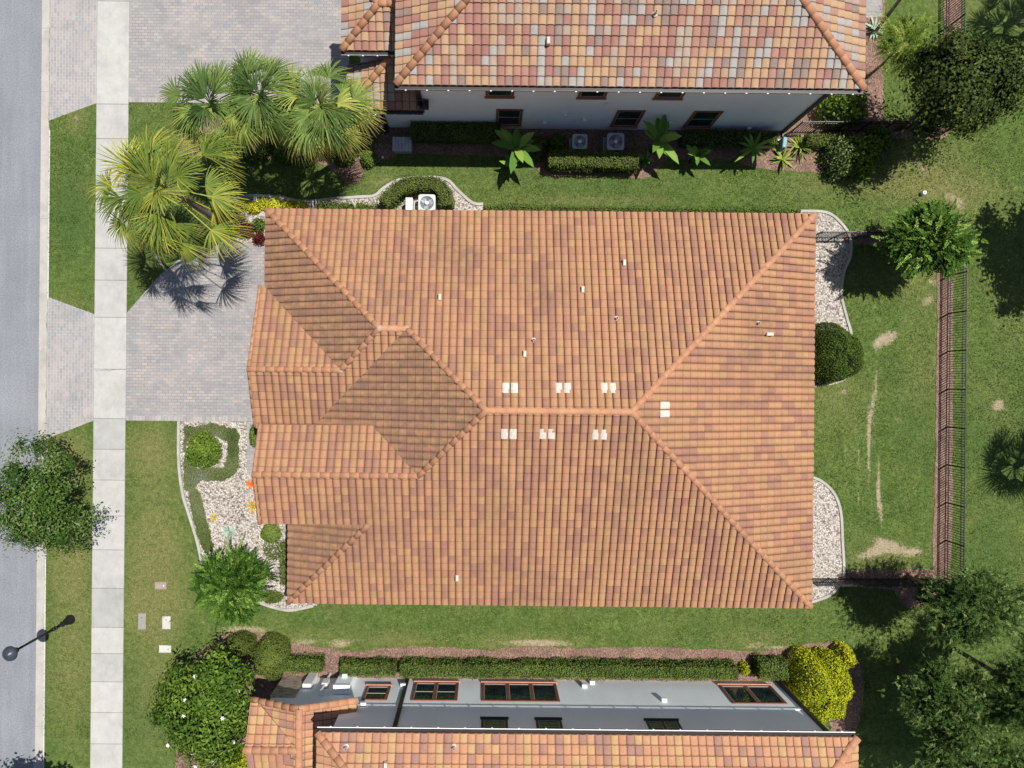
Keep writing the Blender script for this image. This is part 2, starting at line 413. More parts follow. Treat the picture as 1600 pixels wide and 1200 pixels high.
# ================================================================ the main house
PM = dict(
    N=Pl('N', 7.56, 3, [[(-9.71, 7.56), (-3.27, 7.56), (-3.27, 2.23), (-4.38, 2.23)], [(-3.27, 7.56), (14.28, 7.56), (5.68, -1.04), (0, -1.04), (-3.27, 2.23)]]),
    W1=Pl('W', -9.71, 3, [[(-9.71, 7.56), (-4.38, 2.23), (-6.08, .53), (-9.71, 4.157)]]),
    G1n=Pl('N', 4.157, 3, [[(-9.93, 4.157), (-9.71, 4.157), (-6.08, .53), (-9.93, .53)]]),
    S1=Pl('S', -3.097, 3, [[(-9.93, -2), (-7.5, -2), (-6.08, -.577), (-6.08, .53), (-9.93, .53)], [(-6.08, -.577), (-3.27, 2.23), (-4.38, 2.23), (-6.08, .53)]]),
    W2=Pl('W', -8.6, 3, [[(-3.27, 2.23), (-7.5, -2), (-.96, -2), (0, -1.04)], [(-4.48, -2), (-2.72, -3.76), (-.96, -2)]]),
    G2n=Pl('N', -1.77, 4.459, [[(-9.4, -3.76), (-2.72, -3.76), (-4.71, -1.77), (-9.4, -1.77)]]),
    S=Pl('S', -9.64, 3, [[(-9.4, -5.9), (-2.72, -5.9), (-2.72, -3.76), (-9.4, -3.76)], [(-2.72, -5.9), (10.54, -5.9), (5.68, -1.04), (0, -1.04), (-2.72, -3.76)], [(-8.6, -9.64), (14.28, -9.64), (10.54, -5.9), (-4.86, -5.9)]]),
    W3=Pl('W', -8.6, 3, [[(-8.6, -9.64), (-4.86, -5.9), (-8.6, -5.9)]]),
    E=Pl('E', 14.28, 3, [[(14.28, -9.64), (14.28, 7.56), (5.68, -1.04)]]))
PM['W1'].grime = PM['W3'].grime = 1.1; PM['W2'].grime = 1.25; PM['N'].grime = .25; PM['S'].grime = .2  # west slopes: grime plus shade put into the tile colour
def p3(pl, x, y, dz=0): return (x, y, pl.z(x, y) + dz)
hm = thing('house', 'single storey house in the middle under a weathered orange and tan tiled hip roof', 'house')
PL = list(PM.values())
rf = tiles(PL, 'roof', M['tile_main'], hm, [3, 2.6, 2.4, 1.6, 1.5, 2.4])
deck(PL, 'roof_deck', M['deck'] if 'deck' in M else plain('roof_underlay', (.16, .09, .06)), rf)
n_, s_, w1, w2 = PM['N'], PM['S'], PM['W1'], PM['W2']
R1, R2, R3, R4 = p3(n_, -4.38, 2.23), p3(n_, -3.27, 2.23), p3(n_, 0, -1.04), p3(n_, 5.68, -1.04)
R5, G1, R6, G2 = p3(PM['S1'], -6.08, .53), p3(PM['S1'], -9.96, .53), p3(s_, -2.72, -3.76), p3(s_, -9.43, -3.76)
caps([(p3(n_, -9.66, 7.51), R1), (R2, R1), (R2, R3), (R4, R3), (p3(n_, 14.22, 7.5), R4), (p3(s_, 14.22, -9.58), R4), (R5, R1), (G1, R5), (R6, R3), (G2, R6), (p3(s_, -8.55, -9.59), p3(s_, -4.86, -5.9))], 'ridge_cap', M['cap'], rf, r=.135, lift=.078, step=.008, tp=.015)
for (x, y, z) in (R1, R2, R5): MB().lathe([(.15, z - .02), (.14, z + .07), (.09, z + .115), (.02, z + .125)], (x, y), 12).build('mortar_joint', M['mortar'], rf, True)
# rakes of the two front gables
rk = []
for gx, gp in ((-9.93, [(4.157, 3.0), (.53, 4.36), (-1.9, 3.45)]), (-9.4, [(-1.77, 4.459), (-3.76, 5.205), (-5.9, 4.40)])):
    for (ya, za), (yb, zb) in zip(gp[:-1], gp[1:]): rk.append(((gx, ya, za), (gx, yb, zb)) if za < zb else ((gx, yb, zb), (gx, ya, za)))
caps(rk, 'rake_tile', M['cap'], rf, r=.085, lift=.06)
fas = [((-9.71, 7.56, 3), (14.28, 7.56, 3)), ((14.28, 7.56, 3), (14.28, -9.64, 3)), ((-8.6, -9.64, 3), (14.28, -9.64, 3)), ((-8.6, -9.64, 3), (-8.6, -5.9, 3)), ((-9.71, 4.157, 3), (-9.71, 7.56, 3)),
       ((-9.4, -1.77, 4.459), (-4.71, -1.77, 4.459)), ((-9.4, -5.9, 4.40), (-4.86, -5.9, 4.40))]
fascia(fas, 'fascia', M['frame_red'], hm, .22, -.02)
gab = MB()   # gable walls and body
gab.add([(-9.55, 3.7, 0), (-9.55, -1.6, 0), (-9.55, -1.6, 3.25), (-9.55, .53, 4.1), (-9.55, 3.7, 2.9)], [(0, 4, 3, 2, 1)])
gab.add([(-9.0, -2.1, 0), (-9.0, -5.6, 0), (-9.0, -5.6, 4.25), (-9.0, -3.76, 4.95), (-9.0, -2.1, 4.3)], [(0, 4, 3, 2, 1)])
gab.build('gable_wall', M['stucco_m'], hm)
walls(hm, [(-9.2, 13.8, -1.6, 7.1, 0, 2.92), (-8.1, 13.79, -9.2, -1.602, 0, 2.92), (-8.98, -8.11, -5.6, -2.1, 0, 4.1), (-8.97, -4.9, -2.1, -1.95, 2.9, 4.33), (-8.97, -5.1, -5.75, -5.6, 2.9, 4.3)], 'stucco_m')
gd = MB(); 
for k in range(4): gd.box(-9.60, -9.56, -1.35 + 0, 3.45, .04 + k * .56, .04 + k * .56 + .54)
gd.build('garage_door', M['white'], hm)
fd = MB().box(-9.06, -9.01, -3.2, -2.2, .1, 2.35).build('front_door', M['frame_red'], hm)
MB().tube([(-9.1, -3.08, 1.1), (-9.1, -3.08, 1.3)], .015).build('handle', M['bronze'], fd)
for px, py, pk in ((687, 464, 'N'), (911, 452, 'N'), (976, 410, 'N'), (820, 553, 'N'), (714, 904, 'S'), (1204, 522, 'E')):
    pl = PM[pk]; z = 4.
    for _ in range(6): q = at(px, py, z); z = pl.z(q.x, q.y) + .25
    if pk == 'E': box_vent(q.x, q.y, pl, rf, .3, .15)
    else: box_vent(q.x, q.y, pl, rf)
for px, py, pk in ((834, 531, 'N'), (964, 497, 'N'), (1186, 505, 'E')):
    pl = PM[pk]; z = 4.
    for _ in range(6): q = at(px, py, z); z = pl.z(q.x, q.y) + .2
    pipe_vent(q.x, q.y, pl, rf)
for px, py, pk in ((797, 606, 'N'), (880, 606, 'N'), (951, 606, 'N'), (795, 678, 'S'), (855, 678, 'S'), (937, 679, 'S'), (1039, 640, 'E')):
    pl = PM[pk]; z = 5.
    for _ in range(6): q = at(px, py, z); z = pl.z(q.x, q.y) + .1
    dy = .2 if pk == 'N' else -.2
    white_tiles(q.x - .17 if pk != 'E' else q.x + .2, q.y + (dy if pk != 'E' else -.17), pl, rf)

# ================================================================ north neighbour
hn = thing('house', 'grey house at the top edge with mixed grey, red and yellow roof tiles', 'house')
NS = Pl('S', 11.67, 6.2, [[(-3.69, 11.67), (14.68, 11.67), (8.18, 18.17), (2.81, 18.17)]])
NW = Pl('W', -3.69, 6.2, [[(-3.69, 11.67), (2.81, 18.17), (-3.69, 24.67)]])
NE = Pl('E', 14.68, 6.2, [[(14.68, 11.67), (14.68, 24.67), (8.18, 18.17)]])
NN = Pl('N', 24.67, 6.2, [[(-3.69, 24.67), (14.68, 24.67), (8.18, 18.17), (2.81, 18.17)]])
UW = Pl('W', -6.15, 4.6, [[(-6.15, 13.74), (-4.5, 15.39), (-6.15, 17.04)]])
US = Pl('S', 13.74, 4.6, [[(-6.15, 13.74), (-3.1, 13.74), (-3.1, 15.39), (-4.5, 15.39)]])
UN = Pl('N', 17.04, 4.6, [[(-6.15, 17.04), (-3.1, 17.04), (-3.1, 15.39), (-4.5, 15.39)]])
LW = Pl('W', -6.15, 3.3, [[(-6.15, 11.8), (-6.15, 13.72), (-4.23, 13.72)]])
LS = Pl('S', 11.8, 3.3, [[(-6.15, 11.8), (-3.1, 11.8), (-3.1, 13.72), (-4.23, 13.72)], [(-3.1, 11.8), (-2.8, 11.8), (-2.8, 12.25), (-3.1, 12.25)]])
PN = [NS, NW, NE, NN, UW, US, UN, LW, LS]
rn = tiles(PN, 'roof', M['tile_grey'], hn, [2.4, 2.1, 2.0, 1.5, 1.4, 1.5, 2.0], hgt=.042, t=.055)
deck(PN, 'roof_deck', plain('roof_underlay_n', (.12, .08, .06)), rn)
NR = p3(NS, 2.81, 18.17); NR2 = p3(NS, 8.18, 18.17)
caps([(p3(NS, -3.64, 11.72), NR), (p3(NS, 14.63, 11.72), NR2), (p3(NN, -3.64, 24.62), NR), (p3(NN, 14.63, 24.62), NR2), (NR, NR2), (p3(US, -6.1, 13.79), p3(US, -4.5, 15.39)), (p3(UN, -6.1, 16.99), p3(US, -4.5, 15.39)), (p3(US, -4.5, 15.39), p3(US, -3.1, 15.39)), (p3(LS, -6.1, 11.85), p3(LS, -4.23, 13.72))], 'ridge_cap', M['cap'], rn)
fascia([((-3.69, 11.67, 6.2), (14.68, 11.67, 6.2)), ((14.68, 11.67, 6.2), (14.68, 24.67, 6.2)), ((-3.69, 11.67, 6.2), (-3.69, 24.67, 6.2)), ((-6.15, 13.74, 4.6), (-3.1, 13.74, 4.6)), ((-6.15, 13.74, 4.6), (-6.15, 17.04, 4.6)), ((-6.15, 11.8, 3.3), (-2.8, 11.8, 3.3)), ((-6.15, 11.8, 3.3), (-6.15, 13.72, 3.3))], 'fascia', M['bronze'], hn, .2, -.02)
gutter(hn, -3.69, 14.68, 11.67, 6.2, -1, 22, 'rim_dark'); gutter(hn, -6.15, -3.75, 13.74, 4.6, -1, 4); gutter(hn, -6.15, -2.85, 11.8, 3.3, -1, 4, 'rim_dark')
walls(hn, [(-3.1, 14.2, 12.25, 24.1, 0, 6.05), (-5.6, -3.102, 12.25, 16.5, 0, 3.2), (-5.7, -3.102, 14.15, 16.502, 3.2, 4.5)], 'stucco_n')
for a in ((.32, 1.52, .45, 2.42, 1), (5.72, 6.98, .45, 2.42, 1), (9.15, 10.45, .45, 2.42, 1)): window(hn, a[0], a[1], a[2], a[3], 12.25, -1, a[4])
for a in ((-.15, 1.05, 3.8, 5.0), (3.75, 4.95, 3.8, 5.0), (7.0, 8.2, 3.8, 5.0)): window(hn, a[0], a[1], a[2], a[3], 12.25, -1, 1)
def downpipe(parent, x, y, face, z0, z1, wd=.11, m='bronze'):
    d = MB(); ya, yb = y + face * .004, y + face * .1
    d.box(x - wd / 2, x + wd / 2, min(ya, yb), max(ya, yb), z0, z1); d.box(x - wd / 2, x + wd / 2, min(ya, y + face * .3), max(ya, y + face * .3), z0 - .08, z0); return d.build('downpipe', M[m], parent)
downpipe(hn, 14.08, 12.25, -1, .15, 6.0, .16); downpipe(hn, -2.98, 12.25, -1, 3.5, 6.0, .2); downpipe(hn, -4.88, 12.25, -1, .15, 3.2, .22)
MB().box(-2.98 - .02, -2.6, 11.82, 12.2, 3.32, 3.5, bev=.02).build('gutter_box', M['bronze'], hn)
MB().box(-5.5, -5.15, 12.19, 12.24, .3, 2.4).build('side_door', M['frame_dark'], hn)
for x, z in ((3.45, 1.9), (4.4, 1.3), (5.1, 3.1), (2.6, .9), (8.4, 1.1), (12.3, .4)):
    MB().box(x - .09, x + .09, 12.13, 12.245, z, z + .13, bev=.02).build('wall_fitting', M['white'], hn)
for px, py in ((857, 62),):
    z = 7
    for _ in range(6): q = at(px, py, z); z = NS.z(q.x, q.y) + .25
    box_vent(q.x, q.y, NS, rn)
z = 7
for _ in range(6): q = at(1025, 19, z); z = NS.z(q.x, q.y) + .2
pipe_vent(q.x, q.y, NS, rn)

# ================================================================ south neighbour
hs = thing('house', 'blue grey house at the bottom edge with bright orange roof and red framed windows', 'house')
SN = Pl('N', -13.67, 6.2, [[(-6.51, -13.67), (14.67, -13.67), (8.17, -20.17), (-.01, -20.17)]])
SW = Pl('W', -6.51, 6.2, [[(-6.51, -13.67), (-.01, -20.17), (-6.51, -26.67)]])
SE = Pl('E', 14.67, 6.2, [[(14.67, -13.67), (8.17, -20.17), (14.67, -26.67)]])
SS = Pl('S', -26.67, 6.2, [[(-6.51, -26.67), (14.67, -26.67), (8.17, -20.17), (-.01, -20.17)]])
rz_ = 3.46 + PITCH * 2.25
GN = Pl('N', -15.4 + 2.25, 3.46, [[(-9.95, -13.70), (-9.58, -13.70), (-7.7, -15.4), (-9.95, -15.4)]])
GS = Pl('S', -17.65, 3.46, [[(-9.95, -15.4), (-7.7, -15.4), (-9.95, -17.65)]])
GW = Pl('W', -9.95, 3.46, [[(-9.58, -13.70), (-7.7, -13.70), (-7.7, -15.4)], [(-7.7, -15.4), (-7.7, -22), (-9.95, -22), (-9.95, -17.65)]])
GE = Pl('E', -5.45, 3.46, [[(-7.7, -13.70), (-6.15, -13.70), (-6.15, -22), (-7.7, -22)], [(-6.15, -13.70), (-5.45, -13.70), (-5.45, -14.13), (-6.15, -14.13)]])
PS = [SN, SW, SE, SS, GN, GS, GW, GE]
rs = tiles(PS, 'roof', M['tile_south'], hs, [3.2, 2.4, 2.0, 2.4, 1.0], hgt=.038, t=.05)
deck(PS, 'roof_deck', plain('roof_underlay_s', (.14, .09, .06)), rs)
SR, SR2 = p3(SN, -.01, -20.17), p3(SN, 8.17, -20.17)
caps([(p3(SN, -6.46, -13.72), SR), (p3(SN, 14.62, -13.72), SR2), (p3(SS, -6.46, -26.62), SR), (p3(SS, 14.62, -26.62), SR2), (SR, SR2), (p3(GW, -7.7, -13.68), p3(GW, -7.7, -22)), (p3(GN, -9.98, -15.4), p3(GN, -7.75, -15.4))], 'ridge_cap', M['cap'], rs)
caps([(p3(GW, -9.95, -13.68), p3(GW, -7.7, -13.68)), (p3(GE, -5.45, -13.68), p3(GE, -7.7, -13.68))], 'rake_tile', M['cap'], rs, r=.15, lift=.06)
fascia([((-6.51, -13.67, 6.2), (14.67, -13.67, 6.2)), ((14.67, -13.67, 6.2), (14.67, -26.67, 6.2)), ((-6.51, -13.67, 6.2), (-6.51, -26.67, 6.2)), ((-9.95, -13.66, 3.46), (-7.7, -13.66, rz_)), ((-5.45, -13.66, 3.46), (-7.7, -13.66, rz_))], 'fascia', M['bronze'], hs, .2, -.02)
gutter(hs, -6.51, 14.6, -13.67, 6.2, 1, 20, 'white')
walls(hs, [(-6.15, 14.17, -26, -14.13, 0, 6.05), (-9.5, -6.152, -22, -14.14, 0, 3.45)], 'stucco')
gw = MB(); gw.add([(-9.5, -14.138, 3.45), (-6.152, -14.138, 3.45), (-6.152, -14.138, 3.55), (-7.7, -14.138, 4.15), (-9.5, -14.138, 3.46)], [(0, 1, 2, 3, 4)]); gw.build('gable_wall', M['stucco'], hs)
MB().box(-6.1, 14.17, -14.128, -14.09, 2.86, 2.98).build('band_course', M['stucco'], hs)
MB().box(-6.78, -6.08, -14.128, -13.72, 0, 1.75, bev=.0).build('wall_pier', M['stucco'], hs)
MB().box(-6.81, -6.05, -14.10, -13.70, 1.75, 1.86).build('pier_cap', M['white'], hs)
def X_at(px, z, y=1060): return at(px, 1080, z).x
for a in ((-5.35, -4.2, .95, 2.4, 1),): pass
window(hs, at(573, 1075, 1.0).x, at(611, 1075, 1.0).x, .95, 2.42, -14.13, 1, 1)
window(hs, at(648, 1069, .6).x, at(717, 1069, .6).x, .5, 2.42, -14.13, 1, 2)
window(hs, at(753, 1069, .6).x, at(869, 1069, .6).x, .5, 2.42, -14.13, 1, 3, rail=False)
window(hs, at(1124, 1072, .6).x, at(1205, 1072, .6).x, .5, 2.42, -14.13, 1, 2, rail=False)
for a, b, l in ((752, 793, 1), (837, 877, 1), (1009, 1060, 2)): window(hs, at(a, 1125, 4.2).x, at(b, 1125, 4.2).x, 4.1, 5.35, -14.13, 1, l, frame='frame_dark')
downpipe(hs, -3.62, -14.13, 1, .1, 6.0, .17); downpipe(hs, 14.06, -14.13, 1, .1, 6.0, .16)
for px, py, z in ((913, 1069, .8), (925, 1062, .4), (1037, 1097, 2.2), (568, 1105, 2.9), (630, 1070, .9), (539, 1068, .9)):
    q = at(px, py, z); f = MB(); yy = -14.13 if px != 539 else -13.72
    f.box(q.x - .12, q.x + .12, yy + .003, yy + .16, z, z + .14, bev=.02); f.build('wall_light', M['white'], hs)
MB().box(-8.35, -7.95, -14.13, -13.9, .0, 1.3, bev=.02).build('meter_box', M['white'], hs)
mt = MB(); mt.tube([(-7.35, -13.95, 0), (-7.35, -13.95, 1.9), (-7.4, -14.1, 2.0)], .06); mt.box(-7.48, -7.22, -14.12, -13.88, .7, 1.25, bev=.03); mt.build('meter', M['white'], hs)
def m_stone():
    n = NT('stacked_stone', .85, .2); p = n.pos((1, 1, 1)); b = n.voro(3.5, n.pos((1, 1, 3.2)), out='Color'); f = n.noise(3, 4, .6, n.pos((1, 1, 4)))
    c = n.ramp(f, [(.3, (.14, .10, .075)), (.5, (.50, .41, .31)), (.7, (.75, .66, .55))]); n.bump(f, .8, .03); return n.out(c)
M['stone'] = m_stone()
MB().box(-9.56, -8.45, -14.136, -14.05, 0, 2.2).build('stone_veneer', M['stone'], hs)
for px, py in ((540, 1169), (709, 1169)):
    z = 6.5
    for _ in range(6): q = at(px, py, z); z = SN.z(q.x, q.y) + .2
    pipe_vent(q.x, q.y, SN, rs)
z = 6.5
for _ in range(6): q = at(602, 1198, z); z = SN.z(q.x, q.y) + .2
box_vent(q.x, q.y, SN, rs)
# ---------------------------------------------------------------- ground surfaces
def nz(x, y, s, seed=0):
    """smooth value noise in numpy"""
    r = np.random.default_rng(seed).random((64, 64)); X, Y = x / s + 1000.3, y / s + 1000.7
    i, j = np.floor(X).astype(int), np.floor(Y).astype(int); fx, fy = X - i, Y - j; fx = fx * fx * (3 - 2 * fx); fy = fy * fy * (3 - 2 * fy)
    g = lambda a, b: r[a % 64, b % 64]
    return (g(i, j) * (1 - fx) + g(i + 1, j) * fx) * (1 - fy) + (g(i, j + 1) * (1 - fx) + g(i + 1, j + 1) * fx) * fy
def m_grass():
    n = NT('mown_grass', .9, .1)
    dry, bare, deep = n.attr('dry'), n.attr('bare'), n.attr('deep')
    f1 = n.noise(1.1, 5, .68); f2 = n.noise(4.5, 6, .78); f3 = n.noise(13, 5, .85, n.pos((1, 1, 1)), .8)
    base = n.ramp(f1, [(.28, (.072, .118, .026)), (.55, (.106, .158, .038)), (.78, (.155, .192, .056))])
    base = n.mix(base, n.ramp(f2, [(.3, (.42, .46, .42)), (.5, (.95, .97, .95)), (.70, (1.65, 1.5, 1.7))]), .9, 'MULTIPLY')
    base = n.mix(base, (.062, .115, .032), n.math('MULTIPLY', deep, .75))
    dm = n.math('MULTIPLY', dry, n.rng(f2, .28, .62), clamp=True); base = n.mix(base, n.ramp(f3, [(.3, (.14, .145, .045)), (.7, (.27, .245, .10))]), dm)
    spk = n.rng(n.noise(5.5, 6, .8), .64, .72); base = n.mix(base, (.30, .27, .14), n.math('MULTIPLY', spk, .35))
    bm_ = n.rng(n.math('ADD', bare, n.math('MULTIPLY', n.math('SUBTRACT', n.noise(8, 6, .85), .5), 1.9)), .42, .72); bm_ = n.math('MULTIPLY', bm_, n.rng(bare, .02, .12), clamp=True)
    base = n.mix(base, n.ramp(f2, [(.3, (.25, .20, .115)), (.7, (.46, .39, .26))]), bm_)
    base = n.mix(base, n.ramp(f3, [(.25, (.30, .34, .30)), (.5, (1, 1, 1)), (.72, (1.9, 1.75, 1.9))]), .65, 'MULTIPLY')
    n.bump(f3, .9, .05); return n.out(base)
M['grass'] = m_grass()
GRID = {}
def lawn(name, x0, x1, y0, y1, z, step, paint=True):
    nx, ny = int((x1 - x0) / step) + 1, int((y1 - y0) / step) + 1
    X, Y = np.meshgrid(np.linspace(x0, x1, nx), np.linspace(y0, y1, ny)); V = np.column_stack([X.ravel(), Y.ravel(), np.full(nx * ny, z)])
    i = np.arange(nx * ny).reshape(ny, nx); Fq = np.column_stack([i[:-1, :-1].ravel(), i[:-1, 1:].ravel(), i[1:, 1:].ravel(), i[1:, :-1].ravel()])
    me = npmesh(name, V, Fq); x, y = V[:, 0], V[:, 1]
    if paint:
        dry = np.zeros(len(V)); bare = np.zeros(len(V)); deep = np.zeros(len(V))
        def g(px, py, rx, ry, ang=0):
            c = at(px, py); k = .03066; dx, dy = x - c.x, y - c.y; ca, sa = math.cos(ang), math.sin(ang); a, b = (dx * ca + dy * sa) / (rx * k), (-dx * sa + dy * ca) / (ry * k)
            return np.clip(1.25 - np.sqrt(a * a + b * b), 0, 1)
        for a in ((240, 900, 55, 260, .45), (110, 900, 45, 320, .45), (110, 860, 42, 90, .6), (110, 720, 40, 40, .7), (230, 700, 45, 45, .75), (240, 800, 50, 90, .45), (240, 960, 60, 60, .6), (110, 1010, 40, 160, .5), (250, 900, 60, 90, .5), (110, 480, 38, 20, .5), (118, 190, 22, 25, .8), (430, 1000, 120, 25, .6), (830, 1005, 130, 18, .75), (620, 1000, 70, 16, .7), (1180, 1000, 60, 18, .6), (1440, 260, 80, 60, .8), (1400, 290, 200, 25, .6),
                  (1440, 560, 50, 130, .5), (1400, 430, 60, 50, .5), (1380, 870, 90, 40, .6), (1560, 640, 45, 60, .4), (600, 285, 60, 30, .5), (920, 313, 150, 10, .55), (1500, 330, 60, 60, .5), (250, 1060, 40, 60, .4), (1320, 620, 60, 60, .35), (1340, 440, 40, 30, .4), (1570, 440, 40, 130, .3), (660, 300, 40, 20, .3)):
            dry += a[4] * g(*a[:4])
        for a in ((1383, 530, 30, 13, .5, 1.), (1560, 633, 14, 13, 0, .95), (1360, 865, 40, 10, .4, .62), (1430, 862, 12, 6, 0, .9), (1362, 640, 5, 60, -.05, .66), (1357, 705, 5, 95, .04, .70), (1374, 790, 6, 50, .12, .68), (1340, 700, 4, 60, .12, .62), (1372, 730, 4, 80, .06, .64), (1385, 850, 42, 10, -.4, .6), (1318, 612, 10, 8, 0, .7), (1405, 655, 10, 8, 0, .6), (1450, 470, 18, 12, .5, .7), (1460, 440, 20, 10, 0, .65), (1437, 262, 30, 10, -.5, .6),
                  (1490, 310, 30, 12, -.5, .65), (120, 185, 8, 12, 0, .55), (1320, 700, 4, 60, .1, .5), (1340, 770, 4, 40, .1, .6), (600, 283, 35, 8, .3, .5), (840, 1003, 60, 6, 0, .6), (1175, 1008, 30, 6, .2, .6), (318, 973, 12, 6, 0, .5), (262, 951, 7, 3, 0, .5), (230, 700, 12, 20, 0, .35), (1500, 345, 16, 30, 0, .5), (1415, 500, 6, 20, 0, .5), (1400, 860, 60, 20, 0, .45),
                  (540, 1000, 50, 6, 0, .5), (385, 984, 60, 9, 0, .8), (475, 1003, 30, 8, 0, .7), (530, 1008, 25, 7, 0, .7), (1215, 1012, 40, 6, 0, .7), (850, 1006, 120, 5, 0, .55), (930, 312, 90, 3, 0, .5), (1590, 30, 10, 30, 0, .5), (1370, 600, 4, 60, 0, .6)):
            bare += a[5] * g(*a[:5])
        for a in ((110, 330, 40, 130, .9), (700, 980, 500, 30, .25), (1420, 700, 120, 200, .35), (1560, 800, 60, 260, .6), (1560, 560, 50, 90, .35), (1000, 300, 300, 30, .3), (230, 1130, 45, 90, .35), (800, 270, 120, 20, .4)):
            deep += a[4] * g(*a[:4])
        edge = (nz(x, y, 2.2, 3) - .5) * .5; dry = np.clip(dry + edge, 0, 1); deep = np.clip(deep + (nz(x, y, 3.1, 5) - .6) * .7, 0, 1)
        GRID.update(dry=dry.reshape(ny, nx), bare=np.clip(bare, 0, 1).reshape(ny, nx), x0=x0, y0=y0, sx=(x1 - x0) / (nx - 1), sy=(y1 - y0) / (ny - 1))
        for k, v in (('dry', dry), ('bare', np.clip(bare, 0, 1)), ('deep', deep)):
            a = me.attributes.new(k, 'FLOAT', 'POINT'); a.data.foreach_set('value', v.astype(np.float32))
    o = link(name, me, M['grass']); tag(o, kind='structure'); return o
CX = -21.06            # back of kerb
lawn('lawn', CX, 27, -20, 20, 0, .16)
EXC = []
def sheet(name, pts, z, m, kind='structure'):
    o = MB().poly([(p[0], p[1]) for p in pts], z).build(name, m); tag(o, kind=kind); return o
def fan(name, pts, z, m):
    """flat sheet with an outline of its own, triangulated"""
    bm = bmesh.new(); vs = [bm.verts.new((p[0], p[1], z)) for p in pts]; f = bm.faces.new(vs); f.normal_update()
    if f.normal.z < 0: f.normal_flip()
    if name != 'grass_field': EXC.append([(p[0], p[1]) for p in pts])
    bmesh.ops.triangulate(bm, faces=[f]); me = bpy.data.meshes.new(name); bm.to_mesh(me); bm.free()
    return tag(link(name, me, m), kind='structure')
# outer ground: four sheets round the detailed lawn, plus the far side of the street
for i, (a, b, c, d) in enumerate(((CX, 27, 20, 160), (CX, 27, -160, -20), (27, 200, -160, 160), (-200, -31.4, -160, 160))):
    fan('grass_field', [(a, c), (b, c), (b, d), (a, d)], 0, M['grass'])
def m_asphalt():
    n = NT('asphalt', .9, .2); f = n.noise(.5, 5, .6); g = n.noise(15, 5, .85); st = n.noise(3.0, 4, .7, n.pos((1, .06, 1)))
    c = n.ramp(f, [(.25, (.20, .212, .230)), (.75, (.255, .267, .285))]); c = n.mix(c, n.ramp(g, [(.3, (.6, .6, .61)), (.7, (1.45, 1.45, 1.45))]), .9, 'MULTIPLY')
    c = n.mix(c, n.ramp(st, [(.3, (.87, .87, .87)), (.7, (1.08, 1.08, 1.08))]), .8, 'MULTIPLY'); n.bump(g, .6, .01); return n.out(c)
M['asphalt'] = m_asphalt()
def m_conc(name, a, b, tone=True, stain=.8):
    n = NT(name, .85, .2); f = n.noise(1.6, 6, .7); c = n.ramp(f, [(.25, a), (.7, b)])
    if tone: c = n.mix(c, n.ramp(n.attr('tone'), [(0, (.80, .81, .82)), (1, (1.1, 1.09, 1.08))]), 1, 'MULTIPLY')
    g = n.noise(.9, 6, .75, n.pos((1, .6, 1))); c = n.mix(c, n.ramp(g, [(.36, (.80, .80, .80)), (.52, (1, 1, 1))]), stain * .7, 'MULTIPLY')
    sp = n.noise(22, 5, .8); c = n.mix(c, n.ramp(sp, [(.28, (.72, .70, .68)), (.45, (1, 1, 1))]), .8, 'MULTIPLY'); n.bump(sp, .3, .01); return n.out(c)
M['walk'] = m_conc('pale_concrete', (.39, .385, .365), (.50, .495, .47)); M['gut'] = m_conc('gutter_concrete', (.38, .36, .32), (.50, .475, .43), False, 1.2)
M['kerb'] = m_conc('kerb_concrete', (.50, .49, .47), (.62, .61, .58), False)
M['silt'] = plain('gutter_silt', (.20, .18, .15), .95, .45, 2.5)
M['joint'] = plain('joint_dirt', (.20, .185, .16), .95, .3, 5)
gx0 = at(58.5, 600).x - .02; fx = at(73.5, 600).x - .0
tag(MB().poly([(-31.0, -160), (gx0, -160), (gx0, 160), (-31.0, 160)], -.13).build('road', M['asphalt']), kind='structure')
# gutter pan and kerb: upright kerb along the verge, dropped at the two driveways
g = MB(); ys = np.arange(-160, 160, 3.05)
for y in ys: g.box(gx0 + .003, fx - .003, y + .006, y + 3.044, -.2, -.112 + .002 * rng.random())
g.add([(gx0, -160, -.125), (fx, -160, -.125), (fx, 160, -.125), (gx0, 160, -.125)], [(0, 1, 2, 3)])
tag(g.build('gutter_pan', M['gut']), kind='structure')
ya1, ya2, yb1, yb2 = at(78, 187).y, at(78, 467).y, at(76, 687).y, -160
kb = MB()
def kerbrun(y0, y1, z):
    n_s = max(1, round(abs(y1 - y0) / 3.05)); st = (y1 - y0) / n_s
    for k in range(n_s):
        a, b = y0 + k * st + .005, y0 + (k + 1) * st - .005
        kb.add([(fx, a, -.2), (CX, a, -.2), (CX, b, -.2), (fx, b, -.2), (fx + .02, a, z - .02), (CX, a, z), (CX, b, z), (fx + .02, b, z - .02), (fx + .05, a, z), (fx + .05, b, z)], [(0, 4, 7, 3)[::-1], (4, 8, 9, 7)[::-1], (8, 5, 6, 9)[::-1], (5, 1, 2, 6)[::-1], (0, 1, 5, 8, 4), (3, 7, 9, 6, 2)])
kerbrun(ya2, ya1 - .5, .02); kerbrun(-60, yb1 - .1, .02); kerbrun(yb1 + .4, ya2 - .5, -.085); kerbrun(ya1 + .1, 60, -.085)
for (a, za, b, zb) in ((ya1 - .5, .02, ya1 + .1, -.085), (ya2 - .5, -.085, ya2, .02), (yb1 - .1, .02, yb1 + .4, -.085)):
    kb.add([(fx, a, za), (CX, a, za), (CX, b, zb), (fx, b, zb), (fx, a, -.2), (fx, b, -.2)], [(0, 1, 2, 3), (0, 3, 5, 4)])
tag(kb.build('kerb', M['kerb']), kind='structure')
fl = MB(); fl.ribbon([(fx - .06 + (rng.random() - .5) * .02, -30 + k * 1.5) for k in range(41)], .055, -.3, -.092); tag(fl.build('gutter_silt', M['silt']), kind='structure')
cr = MB()
